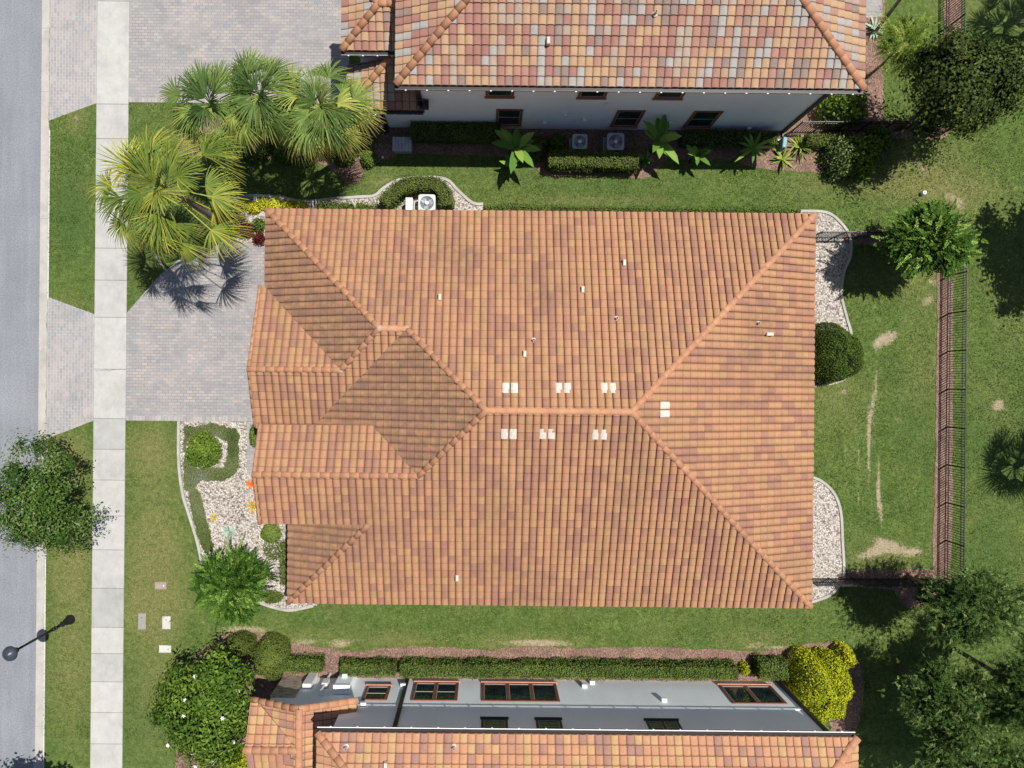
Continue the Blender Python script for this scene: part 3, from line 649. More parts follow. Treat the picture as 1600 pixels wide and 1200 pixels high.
for y0, y1 in ((at(76, 18).y, at(76, 125).y), (at(76, 190).y, at(76, 165).y), (at(75, 470).y, at(75, 665).y)):
    P = [(CX - .05 + (rng.random() - .5) * .07, y0 + (y1 - y0) * k / 26) for k in range(27)]; cr.ribbon(P, .05, -.3, -.078)
tag(cr.build('kerb_crack', M['joint']), kind='structure')
kf = MB(); kf.box(-31.4, -31.0, -160, 160, -.2, .02); tag(kf.build('far_kerb', M['kerb']), kind='structure')
# pavers
def m_paver(name, rot=0, mortar=(.30, .28, .27), msize=.012):
    n = NT(name, .85, .2); p = n.pos((1, 1, 1), rot)
    b = n.new('ShaderNodeTexBrick'); b.offset = .5; b.inputs['Scale'].default_value = 1; b.inputs['Brick Width'].default_value = .29; b.inputs['Row Height'].default_value = .145; b.inputs['Mortar Size'].default_value = msize; b.inputs['Mortar Smooth'].default_value = .3
    b.inputs['Color1'].default_value = (0, 0, 0, 1); b.inputs['Color2'].default_value = (1, 1, 1, 1); b.inputs['Mortar'].default_value = (.5, .5, .5, 1); n.l(p, b.inputs['Vector'])
    t = b.outputs['Color']; c = n.ramp(t, [(0, (.295, .295, .30)), (.3, (.315, .312, .312)), (.55, (.335, .325, .32)), (.8, (.36, .335, .322)), (1, (.385, .36, .345))])
    v = n.voro(2.6, p, out='Color', feat='F1'); sep = n.new('ShaderNodeSeparateColor'); n.l(v, sep.inputs[0])
    c = n.mix(c, n.ramp(sep.outputs[0], [(0, (.87, .88, .90)), (.5, (1, 1, 1)), (1, (1.08, 1.04, 1.01))]), .7, 'MULTIPLY')
    c = n.mix(c, n.ramp(n.noise(.45, 5, .6), [(.3, (.92, .93, .95)), (.7, (1.08, 1.05, 1.03))]), 1, 'MULTIPLY')
    st = n.noise(.9, 6, .75, n.pos((.35, 1, 1))); c = n.mix(c, n.ramp(st, [(.30, (.84, .83, .82)), (.48, (1, 1, 1)), (.75, (1.05, 1.04, 1.03))]), .8, 'MULTIPLY')
    mf = n.math('MULTIPLY', b.outputs['Fac'], n.rng(n.noise(.8, 4, .7), .35, .65, .25, 1)); c = n.mix(c, mortar, mf)
    g = n.noise(30, 4, .8); c = n.mix(c, n.ramp(g, [(.3, (.85, .85, .85)), (.7, (1.12, 1.12, 1.12))]), .7, 'MULTIPLY')
    n.bump(n.math('SUBTRACT', g, n.math('MULTIPLY', b.outputs['Fac'], 1.5)), .35, .01); return n.out(c)
M['pav'] = m_paver('grey_pavers', 0, (.20, .185, .175)); M['pav2'] = m_paver('apron_pavers', R(90), (.50, .48, .46), .014)
WL, WR = at(147, 600).x, at(197, 600).x
fan('driveway_apron', [(CX, ya1 - .05), (WL, at(147, 161).y), (WL, 60), (CX, 60)], .008, M['pav2'])
fan('driveway_apron', [(CX, ya2 + .1), (WL, at(147, 491).y), (WL, at(147, 657).y), (CX, at(76, 686).y)], .008, M['pav2'])
fan('driveway', [(WR, at(200, 160).y), (at(545, 160).x, at(200, 160).y), (at(545, 160).x, 30), (WR, 30)], .008, M['pav'])
fan('driveway', [(WR, at(199, 489).y), (at(243, 437).x, at(243, 437).y)] + [(p.x, p.y) for p in smoothline(pxs([(243, 437), (262, 420), (300, 392), (345, 377)]), 5)[1:]] + [(-9.5, at(345, 377).y), (-9.5, at(197, 657).y), (WR, at(197, 657).y)], .008, M['pav'])
fan('walkway', [(at(386, 657).x, at(0, 657).y - .0), (-9.0, at(0, 657).y), (-9.0, at(0, 738).y), (at(386, 738).x, at(0, 738).y)], .020, M['pav'])
bd = MB()
def soldier(x0, x1, y, w=.22):
    n_ = int(abs(x1 - x0) / .15); st = (x1 - x0) / n_
    for k in range(n_): bd.box(min(x0 + k * st, x0 + (k + 1) * st) + .004, max(x0 + k * st, x0 + (k + 1) * st) - .004, y, y + w, 0, .022 + .003 * rng.random(), tone=rng.random())
soldier(WR + .02, -9.9, at(197, 657).y + .002); soldier(WR + .02, at(545, 0).x, at(200, 160).y + .002)
M['pavs'] = m_conc('paver_edge', (.34, .32, .31), (.43, .40, .385)); tag(bd.build('paver_border', M['pavs']), kind='structure')
# sidewalk slabs
sw = MB(); js = [-80, 2, 163, 217, 275, 332, 388, 438, 496, 577, 654, 702, 750, 806, 859, 919, 980, 1021, 1065, 1113, 1162, 1220, 1280]
tn = [.6, .85, .7, .55, .5, .6, .55, .6, .8, .8, .25, .6, .7, .75, .6, .2, .8, .5, .9, .85, .8, .8]
for a, b, t in zip(js[:-1], js[1:], tn):
    y1, y0 = at(170, a).y, at(170, b).y; sw.box(WL, WR, y0 + .008, y1 - .008, -.08, .035, tone=t, bev=.012)
y = 22.;
tag(sw.build('sidewalk', M['walk']), kind='structure'); tag(MB().box(WL + .01, WR - .01, -20, 20, -.06, .012).build('sidewalk_base', M['joint']), kind='structure')
cr = MB(); P = [(at(150 + k * 3.5, 577).x, at(150, 577 + 2.5 - k * .25 + rng.normal() * .5).y) for k in range(14)]; cr.ribbon(P, .022, .01, .038)
tag(cr.build('sidewalk_crack', M['joint']), kind='structure')
# gravel and mulch beds
def m_gravel():
    n = NT('pale_gravel', .9, .2); v = n.voro(13, feat='F1', out='Color'); sep = n.new('ShaderNodeSeparateColor'); n.l(v, sep.inputs[0]); d = n.voro(13)
    c = n.ramp(sep.outputs[0], [(0, (.17, .15, .13)), (.18, (.40, .36, .32)), (.45, (.58, .535, .48)), (1, (.76, .71, .65))]); c = n.mix(c, n.ramp(d, [(.3, (1, 1, 1)), (.8, (.40, .37, .34))]), .7, 'MULTIPLY')
    c = n.mix(c, n.ramp(n.noise(.8, 4), [(.3, (.88, .87, .86)), (.7, (1.06, 1.05, 1.04))]), 1, 'MULTIPLY'); n.bump(n.math('SUBTRACT', 1, d), 1.0, .06); return n.out(c)
M['gravel'] = m_gravel()
def m_mulch():
    n = NT('bark_mulch', .95, .1); f = n.noise(16, 5, .8, n.pos((1, .6, 1))); g = n.noise(1.3, 4, .6); v = n.voro(26, out='Distance')
    c = n.ramp(f, [(.3, (.11, .065, .05)), (.5, (.29, .185, .145)), (.68, (.54, .41, .34))]); c = n.mix(c, n.ramp(g, [(.3, (.75, .72, .7)), (.7, (1.2, 1.15, 1.1))]), 1, 'MULTIPLY'); c = n.mix(c, n.ramp(v, [(.2, (1.1, 1.1, 1.1)), (.7, (.5, .5, .5))]), .7, 'MULTIPLY')
    n.bump(f, 1, .05); return n.out(c)
M['mulch'] = m_mulch()
def rag(pts, amp=.08, seed=1, n=8, closed=True):
    r = np.random.default_rng(seed); P = smoothline(pts, n, closed); return [Vector((p.x + (r.random() - .5) * amp, p.y + (r.random() - .5) * amp)) for p in P]
# front gravel bed
L1 = smoothline(pxs([(280, 657), (280, 720), (286, 770), (298, 810), (310, 850), (318, 892)]), 6); L2 = smoothline(pxs([(402, 940), (430, 949), (455, 953), (490, 946)]), 6)
fan('gravel_bed', L1 + pxs([(340, 930)]) + L2 + [Vector((-8.0, L2[-1].y)), Vector((-8.0, at(0, 657).y)), ], .012, M['gravel'])
kk = MB(); kk.ribbon(L1, .13, 0, .08); kk.ribbon(L2, .13, 0, .07)
# upper bed along the north wall
U = smoothline(pxs([(345, 308), (400, 306), (440, 309), (475, 315), (520, 311), (560, 308), (585, 306), (600, 294), (625, 281), (665, 277), (698, 281), (715, 297), (738, 317), (755, 319)]), 5)
fan('gravel_bed', U + [Vector((U[-1].x, 7.0)), Vector((-9.6, 7.0)), Vector((-9.6, at(0, 376).y)), at(345, 378).xy, at(338, 350).xy], .012, M['gravel'])
kk.ribbon(U, .13, 0, .07)
E1 = smoothline(pxs([(1250, 330), (1290, 332), (1312, 347), (1327, 370), (1328, 400), (1318, 425), (1314, 460), (1322, 495), (1330, 530), (1325, 590), (1268, 606)]), 6)
fan('gravel_bed', E1 + [Vector((13.7, E1[-1].y)), Vector((13.7, E1[0].y))], .012, M['gravel']); kk.ribbon(E1[:-8], .12, 0, .07)
E2 = smoothline(pxs([(1262, 744), (1282, 751), (1302, 770), (1313, 800), (1316, 850), (1318, 895), (1312, 912), (1295, 930), (1262, 942)]), 6)
fan('gravel_bed', E2 + [Vector((13.7, E2[-1].y)), Vector((13.7, E2[0].y))], .012, M['gravel']); kk.ribbon(E2, .12, 0, .07)
kk.ribbon(smoothline(pxs([(240, 383), (244, 400), (255, 416), (262, 424)]), 5), .1, 0, .06)
M['edging'] = m_conc('edging_concrete', (.33, .31, .28), (.52, .50, .46), False, 1.3)
tag(kk.build('bed_edging', M['edging']), kind='structure')
# mulch beds
fan('mulch_bed', rag(pxs([(385, 165), (470, 190), (560, 190), (700, 190), (900, 190), (1100, 190), (1240, 200), (1370, 205), (1385, 240), (1340, 268), (1250, 268), (1180, 262), (1140, 250), (1080, 250), (1040, 250), (1018, 275), (985, 278), (960, 275), (860, 275), (835, 262), (820, 252), (780, 245), (640, 240), (615, 247), (575, 262), (560, 285), (540, 285), (500, 255), (430, 250), (385, 250), (280, 240), (300, 190)]), .09, 2, 6), .010, M['mulch'])
fan('mulch_bed', rag(pxs([(1345, -20), (1380, -20), (1380, 60), (1380, 130), (1380, 205), (1380, 235), (1300, 235), (1235, 205), (1230, 150), (1345, 120)]), .04, 3, 4), .014, M['mulch'])
fan('mulch_bed', rag(pxs([(330, 1006), (350, 991), (390, 987), (430, 994), (450, 1002), (520, 1014), (560, 1017), (640, 1010), (700, 1011), (760, 1015), (830, 1010), (900, 1013), (1000, 1012), (1100, 1014), (1200, 1017), (1240, 1008), (1280, 1004), (1320, 1008), (1345, 1040), (1345, 1110), (1320, 1180), (1280, 1100), (1240, 1090), (640, 1085), (440, 1085), (400, 1240), (280, 1250), (290, 1080), (300, 1030)]), .1, 4, 6), .010, M['mulch'])
for i, P in enumerate(([(1466, 372), (1490, 372), (1489, 500), (1488, 700), (1484, 903), (1458, 905), (1462, 700), (1464, 500)], [(1478, -30), (1500, -30), (1502, 30), (1500, 66), (1476, 64)], [(1325, 363), (1385, 360), (1470, 364), (1470, 382), (1385, 384), (1325, 380)], [(1318, 893), (1400, 890), (1470, 893), (1470, 925), (1420, 950), (1400, 930), (1385, 920), (1318, 915)], [(1375, 190), (1430, 192), (1475, 190), (1475, 216), (1430, 218), (1375, 214)])):
    fan('mulch_bed', rag(pxs(P), .09, 10 + i, 8), .018 + .004 * i, M['mulch'])
# ---------------------------------------------------------------- foliage
def m_leaf(name, cols, trans=.12, rough=.6):
    n = NT(name, max(rough, .55), .07); trans *= .45; t = n.attr('tone'); c = n.ramp(t, [(i / (len(cols) - 1), q) for i, q in enumerate(cols)])
    n.out(c); tr = n.new('ShaderNodeBsdfTranslucent'); n.l(c, tr.inputs[0]); mx = n.new('ShaderNodeMixShader'); mx.inputs[0].default_value = trans
    n.l(n.b.outputs[0], mx.inputs[1]); n.l(tr.outputs[0], mx.inputs[2]); n.l(mx.outputs[0], n.n['Material Output'].inputs[0]); return n.m
M['bark'] = plain('bark', (.20, .17, .14), .9, .35, 6, bump=.5); M['bark_pale'] = plain('pale_bark', (.33, .30, .27), .9, .25, 6, bump=.5)
M['lf_mid'] = m_leaf('leaf_mid', [(.014, .034, .006), (.042, .090, .014), (.095, .160, .030), (.27, .34, .14)])
M['lf_gloss'] = m_leaf('leaf_glossy', [(.014, .036, .005), (.048, .10, .012), (.13, .21, .026), (.25, .34, .06)], .2, .35)
M['lf_pin'] = m_leaf('leaf_pinnate', [(.010, .030, .004), (.038, .090, .010), (.10, .19, .026), (.30, .42, .09)])
M['lf_bronze'] = m_leaf('leaf_bronze', [(.012, .021, .005), (.034, .056, .012), (.075, .105, .024), (.20, .21, .05)])
M['lf_feather'] = m_leaf('leaf_feathery', [(.011, .026, .006), (.036, .074, .014), (.080, .135, .028), (.24, .32, .10)])
M['lf_hedge'] = m_leaf('hedge_leaf', [(.036, .066, .011), (.082, .135, .021), (.14, .205, .037), (.24, .30, .075)])
M['lf_hedgeflat'] = m_leaf('clipped_leaf', [(.060, .085, .016), (.105, .145, .028), (.15, .195, .040), (.24, .26, .07)])
M['lf_yellow'] = m_leaf('golden_leaf', [(.12, .16, .012), (.32, .37, .016), (.50, .52, .022), (.66, .62, .05)])
M['lf_lime'] = m_leaf('lime_leaf', [(.05, .10, .012), (.12, .20, .025), (.22, .32, .045), (.40, .40, .10)])
M['lf_palm'] = m_leaf('palm_leaf', [(.022, .048, .012), (.075, .13, .030), (.19, .27, .060), (.48, .46, .10), (.40, .26, .09)], .25, .4)
M['lf_palm2'] = m_leaf('palm_leaf_yellowing', [(.020, .045, .010), (.07, .12, .022), (.18, .235, .040), (.50, .46, .07), (.33, .23, .10)], .25, .4)
M['lf_banana'] = m_leaf('banana_leaf', [(.03, .09, .02), (.08, .19, .035), (.18, .33, .05), (.32, .44, .09)], .35, .35)
M['petal'] = m_leaf('petal', [(.7, .7, .66), (.8, .8, .78)], .2)
M['pink'] = m_leaf('pink_petal', [(.55, .22, .25), (.70, .42, .42)], .2)
M['orange_lf'] = m_leaf('orange_rosette', [(.45, .06, .02), (.70, .16, .03), (.75, .28, .06)], .2)
M['gold_lf'] = m_leaf('gold_rosette', [(.22, .08, .03), (.55, .27, .04), (.65, .45, .08), (.30, .30, .05)], .2)
M['red_lf'] = m_leaf('red_leaf', [(.06, .012, .012), (.14, .025, .025), (.25, .06, .05)], .2)
M['agave'] = m_leaf('agave_leaf', [(.18, .30, .25), (.36, .48, .40), (.55, .60, .48)], .1)
M['blue_lf'] = m_leaf('blue_cover', [(.085, .12, .035), (.14, .175, .06), (.17, .20, .10), (.21, .25, .29)], .15)
M['soil'] = plain('dark_twigs', (.025, .028, .012), .95, .3, 8)

def unit(a): return a / np.maximum(np.linalg.norm(a, axis=1, keepdims=True), 1e-6)
def leafmesh(name, Pn, D, Nn, L, W, T, fold=.25, mid=.45):
    """one folded leaf (two triangles) per point"""
    D = unit(D); S = unit(np.cross(Nn, D)); U = np.cross(D, S); L = np.broadcast_to(L, (len(Pn),))[:, None]; W = np.broadcast_to(W, (len(Pn),))[:, None]
    a = Pn; c = Pn + D * L; b = Pn + D * L * mid + S * W * .5 + U * W * fold; d = Pn + D * L * mid - S * W * .5 + U * W * fold
    V = np.stack([a, b, c, d], 1).reshape(-1, 3); i = np.arange(len(Pn)) * 4
    Fq = np.stack([np.column_stack([i, i + 1, i + 2]), np.column_stack([i, i + 2, i + 3])], 1).reshape(-1, 3)
    return npmesh(name, V, Fq, np.repeat(np.clip(T, 0, 1), 2))
def rot_rand(r, n): return unit(r.normal(size=(n, 3)))
def crown(rs, c, rad, ncl, per, cr, up=.9, lo=-.5):
    """leaf positions in uneven clumps through an ellipsoid; returns positions, outward normals, tones, clump centres"""
    d = rot_rand(rs, ncl); d[:, 2] = np.where(d[:, 2] < lo, -d[:, 2], d[:, 2]); rr = rs.random(ncl) ** .45
    lump = 1 + .25 * np.sin(3 * np.arctan2(d[:, 1], d[:, 0]) + rs.random() * 6) + .16 * np.sin(7 * np.arctan2(d[:, 1], d[:, 0]) + rs.random() * 6)
    C = np.array(c) + d * rr[:, None] * np.array(rad) * lump[:, None]; ct = rs.random(ncl)
    idx = rs.integers(0, ncl, ncl * per); o = rs.normal(size=(len(idx), 3)) * cr * (.5 + ct[idx])[:, None]; o[:, 2] *= .55
    Pn = C[idx] + o; nrm = unit(unit(o) * .6 + unit(Pn - np.array(c)) * .5 + np.array([0, 0, up]) + rs.normal(size=o.shape) * .35)
    T = .44 + (ct[idx] - .5) * .45 + (rs.random(len(idx)) - .5) * .55
    return Pn, nrm, T, C
def limb_mesh(rs, base, top, C, r0, k=14):
    mb = MB(); b, t = Vector(base), Vector(top); m = b.lerp(t, .5) + Vector((rs.normal() * .06, rs.normal() * .06, 0))
    mb.tube([b, m, t], [r0, r0 * .85, r0 * .55], 9)
    for i in rs.choice(len(C), min(k, len(C)), replace=False):
        e = Vector(C[i]); s_ = m.lerp(t, .3 + .7 * rs.random()); q = s_.lerp(e, .5) + Vector((rs.normal() * .12, rs.normal() * .12, .12))
        mb.tube([s_, q, e], [r0 * .4, r0 * .24, r0 * .08], 6)
    return mb
def zrot(a): return Matrix.Rotation(a, 3, 'Z')
def tree(label, px, py, zc, rad, mat_, seed, ncl=90, per=160, cr=.28, L=.16, W=.08, base=None, bark='bark', trunk_r=.11, group=None, cat='tree', up=.9, mode='leaf', kind='tree', k=16, lean=(0, 0)):
    rs = np.random.default_rng(seed); c = at(px, py, zc) if base is None or px is not None else None
    g = Vector((c.x + lean[0], c.y + lean[1], 0)) if base is None else base
    t = thing(kind, label, cat, g, group)
    Pn, nrm, T, C = crown(rs, c, rad, ncl, per, cr, up)
    if mode == 'leaf':
        D = rot_rand(rs, len(Pn)); D = D - nrm * np.sum(D * nrm, 1)[:, None]; me = leafmesh('crown', Pn, D, nrm, L * (.6 + .8 * rs.random(len(Pn))), W * (.7 + .6 * rs.random(len(Pn))), T)
    else:   # feathery sprays: leaflets in pairs along a drooping stalk
        q = 10 if mode == 'pinnate' else 6; n_ = len(Pn) // q; Pn, T = Pn[:n_], T[:n_] + (rs.random(n_) - .5) * .45; out = Pn - np.array(c); out[:, 2] = out[:, 2] * .3 + .1
        out = unit(unit(out) * 1.0 + rs.normal(size=out.shape) * (.6 if mode == 'pinnate' else .8)); sl_ = (.50 if mode == 'pinnate' else .26) * (.7 + .6 * rs.random(n_))
        A, Dd, Nn, TT, LL = [], [], [], [], []
        side = unit(np.cross(out, np.array([0, 0, 1.0]))); upv = np.cross(side, out)
        for j in range(q):
            f = (j + 1) / q; ctr = Pn + out * (sl_ * f)[:, None]; ctr[:, 2] -= .25 * sl_ * f * f
            for sg in (-1, 1): A.append(ctr); LL.append(np.full(n_, L * (1.15 - .85 * f)) * (.8 + .4 * rs.random(n_))); Dd.append(out * (.45 + .5 * f) + side * sg + rs.normal(size=out.shape) * .22 + np.array([0, 0, -.12])); Nn.append(upv + rs.normal(size=upv.shape) * .3); TT.append(T + (rs.random(n_) - .5) * .18)
        A, Dd, Nn, TT, LL = map(np.concatenate, (A, Dd, Nn, TT, LL)); me = leafmesh('crown', A, Dd, Nn, LL, W, TT, fold=.1)
    link('crown', me, M[mat_], t)
    limb_mesh(rs, (g.x, g.y, -.05), (c.x, c.y, zc - rad[2] * .25), C, trunk_r, k).build('trunk', M[bark], t, True)
    return t, C, rs
def flowers(t, rs, c, rad, n, mat_, s_=.10, name='flower', top=.55):
    for k in range(n):
        d = rot_rand(rs, 1)[0]; d[2] = abs(d[2]) * .8 + .25; d /= np.linalg.norm(d); p = np.array(c) + d * np.array(rad) * 1.04; a = np.arange(6) * 1.047 + rs.random() * 3
        D = np.stack([np.cos(a), np.sin(a), np.full(6, .35)], 1); link(name, leafmesh(name, np.repeat(p[None], 6, 0), D, np.tile([0, 0, 1.0], (6, 1)), s_, s_ * .8, rs.random(6)), M[mat_], t)

street, C_, rs_ = tree('airy green street tree leaning over the road and verge at the left edge', 52, 785, 2.7, (2.25, 2.5, 1.1), 'lf_mid', 11, 115, 125, .22, .14, .075, bark='bark_pale', k=70, up=.5)
mag, C_, rs_ = tree('dense glossy green tree dotted with white flowers beside the bottom house', 325, 1108, 2.9, (1.85, 2.25, 1.5), 'lf_gloss', 12, 230, 120, .27, .20, .09, up=.5)
flowers(mag, rs_, at(325, 1108, 2.9), (1.9, 2.3, 1.5), 11, 'petal', .11)
tree('feathery dark green tree on the front gravel bed', 362, 914, 2.3, (1.05, 1.0, .8), 'lf_pin', 13, 80, 300, .22, .12, .065, mode='pinnate', trunk_r=.06)
tree('feathery green tree at the corner of the back fence', 1444, 378, 3.0, (1.3, 1.0, 1.0), 'lf_pin', 14, 90, 330, .24, .13, .065, mode='pinnate', trunk_r=.07)
tree('large dark bronze green tree in the top right corner', 1505, 138, 4.6, (2.35, 1.85, 1.5), 'lf_bronze', 15, 190, 150, .25, .16, .10, up=.5, trunk_r=.14)
tree('feathery grey green tree beside the lower end of the back fence', 1515, 945, 4.4, (1.75, 1.3, 1.3), 'lf_feather', 16, 120, 330, .26, .085, .038, mode='feather', group='feathery trees in the lower right corner')
tree('feathery grey green tree right of the golden bush', 1492, 1105, 4.0, (1.9, 1.7, 1.5), 'lf_feather', 17, 120, 330, .27, .085, .038, mode='feather', group='feathery trees in the lower right corner')
tree('feathery grey green tree at the right edge of the lower right corner', 1618, 1085, 5.0, (1.7, 1.9, 1.5), 'lf_feather', 18, 110, 330, .27, .085, .038, mode='feather', group='feathery trees in the lower right corner')
tree('feathery grey green tree cut off by the bottom edge at the right', 1545, 1205, 4.2, (2.5, 1.6, 1.5), 'lf_feather', 19, 120, 330, .27, .085, .038, mode='feather', group='feathery trees in the lower right corner')
b_ = at(1353, 122)
tree('slender tree with lime green cut leaves beside the top house patio', 1410, 67, 3.1, (.95, .95, .45), 'lf_lime', 20, 34, 190, .16, .11, .03, base=b_, bark='bark', mode='pinnate', trunk_r=.07)
b_ = at(1366, 52)
tree('slanting bare trunk crossing the mulch strip at the top edge', 1455, -62, 5.0, (1.1, .8, .6), 'lf_lime', 21, 26, 160, .16, .11, .03, base=b_, bark='bark', mode='pinnate', trunk_r=.09)
# trees standing just outside the picture whose shade falls into it
for (px, py, sd, r_, z_) in ((1674, 362, 31, 2.5, 6.0), (112, 1212, 33, 1.9, 5.5)):
    b_ = at(px, py); c_ = Vector((b_.x, b_.y, z_)); rs = np.random.default_rng(sd)
    lb = 'broad tree just past the right edge shading the back lawn' if sd == 31 else 'tree just past the bottom edge shading the verge and road'
    t = thing('tree', lb, 'tree', b_); Pn, nrm, T, C = crown(rs, c_, (r_, r_, 1.5), 75, 120, .32); D = rot_rand(rs, len(Pn))
    link('crown', leafmesh('crown', Pn, D, nrm, .24, .14, T), M['lf_mid'], t); limb_mesh(rs, (b_.x, b_.y, 0), (b_.x, b_.y, z_ - .4), C, .13).build('trunk', M['bark'], t, True)

# ---- palms
def palm(label, b_, zc, nf, mat_, seed, rp=1.25, rb=1.15, group=None, yel=.0, skew=(0, 0)):
    rs = np.random.default_rng(seed); t = thing('palm_tree', label, 'palm tree', (b_.x, b_.y, 0), group)
    top = Vector((b_.x + skew[0], b_.y + skew[1], zc)); tb = MB(); pts = [Vector((b_.x, b_.y, -.05)).lerp(top, f) + Vector((.06 * math.sin(f * 3), 0, 0)) for f in np.linspace(0, 1, 9)]
    tb.tube(pts, [.19, .16, .145, .14, .14, .145, .15, .19, .16], 10); tb.build('trunk', M['bark'], t, True)
    for k in range(nf):
        f = k / (nf - 1); az = k * 2.39996 + rs.normal() * .25; el = R(86 - 20 * k if k < 2 else 66 - 92 * f ** .9 + rs.normal() * 9)   # young upright fronds to old drooping ones
        V, Fq, T = [], [], []; d = Vector((math.cos(az) * math.cos(el), math.sin(az) * math.cos(el), math.sin(el)))
        lp = rp * (.32 + .72 * min(1, f * 2.2)) * (.72 + .5 * rs.random()); side = d.cross(Vector((0, 0, 1))).normalized(); up = side.cross(d)
        mid_ = top + d * lp * .55 + up * .05; end = top + d * lp - Vector((0, 0, .12 * lp)); dd = (end - mid_).normalized(); side = Matrix.Rotation(rs.normal() * .4, 3, dd) @ side; up = side.cross(dd)
        base_t = .22 + .30 * f + yel * 2 * rs.random() ** 1.5 + rs.normal() * .09; b = 0
        for q in range(3):   # petiole
            p0, p1 = (top, mid_) if q == 0 else ((mid_, end) if q == 1 else (end, end + dd * .12)); w_ = .022
            V += [p0 - side * w_, p0 + side * w_, p1 + side * w_, p1 - side * w_]; Fq.append((b, b + 1, b + 2, b + 3)); T.append(min(.75, base_t + .1)); b += 4
        ns = 28; fa = 62 + 34 * f + 8 * rs.normal(); Lb = rb * (.85 + .3 * rs.random())
        for j in range(ns):
            a = R(-fa + 2 * fa * j / (ns - 1) + rs.normal() * 2); L = Lb * 1.12 * (1 - .34 * abs(a) / 2.06) * (.9 + .2 * rs.random()); w_ = .020 + .007 * rs.random()
            ld = dd * math.cos(a) + side * math.sin(a); ld = (ld - Vector((0, 0, 1)) * (.10 + .20 * f)).normalized(); wd = ld.cross(up).normalized()
            P0 = end + ld * .04; P1 = end + ld * L * .38 + up * .07; P2 = end + ld * L * .72 + Vector((0, 0, -.07 - .10 * f)) ; dp = .10 + .36 * f + .30 * rs.random() * f; P3 = end + ld * L * .96 + Vector((0, 0, -dp))
            P2 = P2 + up * .02; tt = base_t + rs.normal() * .08; lift = up * w_ * .55
            V += [P0 - wd * w_ * .4, P0 + wd * w_ * .4, P1 + wd * w_ + lift * (j % 2), P1 - wd * w_, P2 + wd * w_ * .75, P2 - wd * w_ * .75 + lift * .5, P3 + wd * .006, P3 - wd * .006]
            Fq += [(b, b + 1, b + 2, b + 3), (b + 3, b + 2, b + 4, b + 5), (b + 5, b + 4, b + 6, b + 7)]; T += [tt, tt + .02, tt + (.16 if f > .5 else .08)]; b += 8
        fr_ = link('frond', npmesh('frond', [tuple(v) for v in V], Fq, np.clip(T, 0, 1)), M[mat_], t)
    return t
def palm_base(px, py, z): q = at(px, py, z); return Vector((q.x, q.y, 0))
palm('tall palm with drooping yellow green fronds over the sidewalk', palm_base(258, 294, 7.4), 7.4, 36, 'lf_palm2', 41, 1.75, 1.25, 'fan palms in the front yards', .14)
palm('green fan palm nearest the driveway, leftmost of three in a row', palm_base(332, 165, 5.9), 5.9, 27, 'lf_palm', 42, 1.1, 1.05, 'fan palms in the front yards', .04)
palm('green fan palm in the middle of three beside the top driveway', palm_base(408, 150, 6.2), 6.2, 27, 'lf_palm', 43, 1.1, 1.05, 'fan palms in the front yards', .04)
palm('green fan palm touching the top house roof, rightmost of three', palm_base(503, 168, 5.9), 5.9, 29, 'lf_palm', 44, 1.15, 1.1, 'fan palms in the front yards', .10)
palm('palm just past the right edge whose shade falls on the back lawn', at(1648, 692), 6.0, 18, 'lf_palm', 45, 1.0, 1.15)
palm('palm just past the upper right corner behind the bronze tree', at(1632, 4), 6.0, 18, 'lf_palm', 46, 1.0, 1.15)

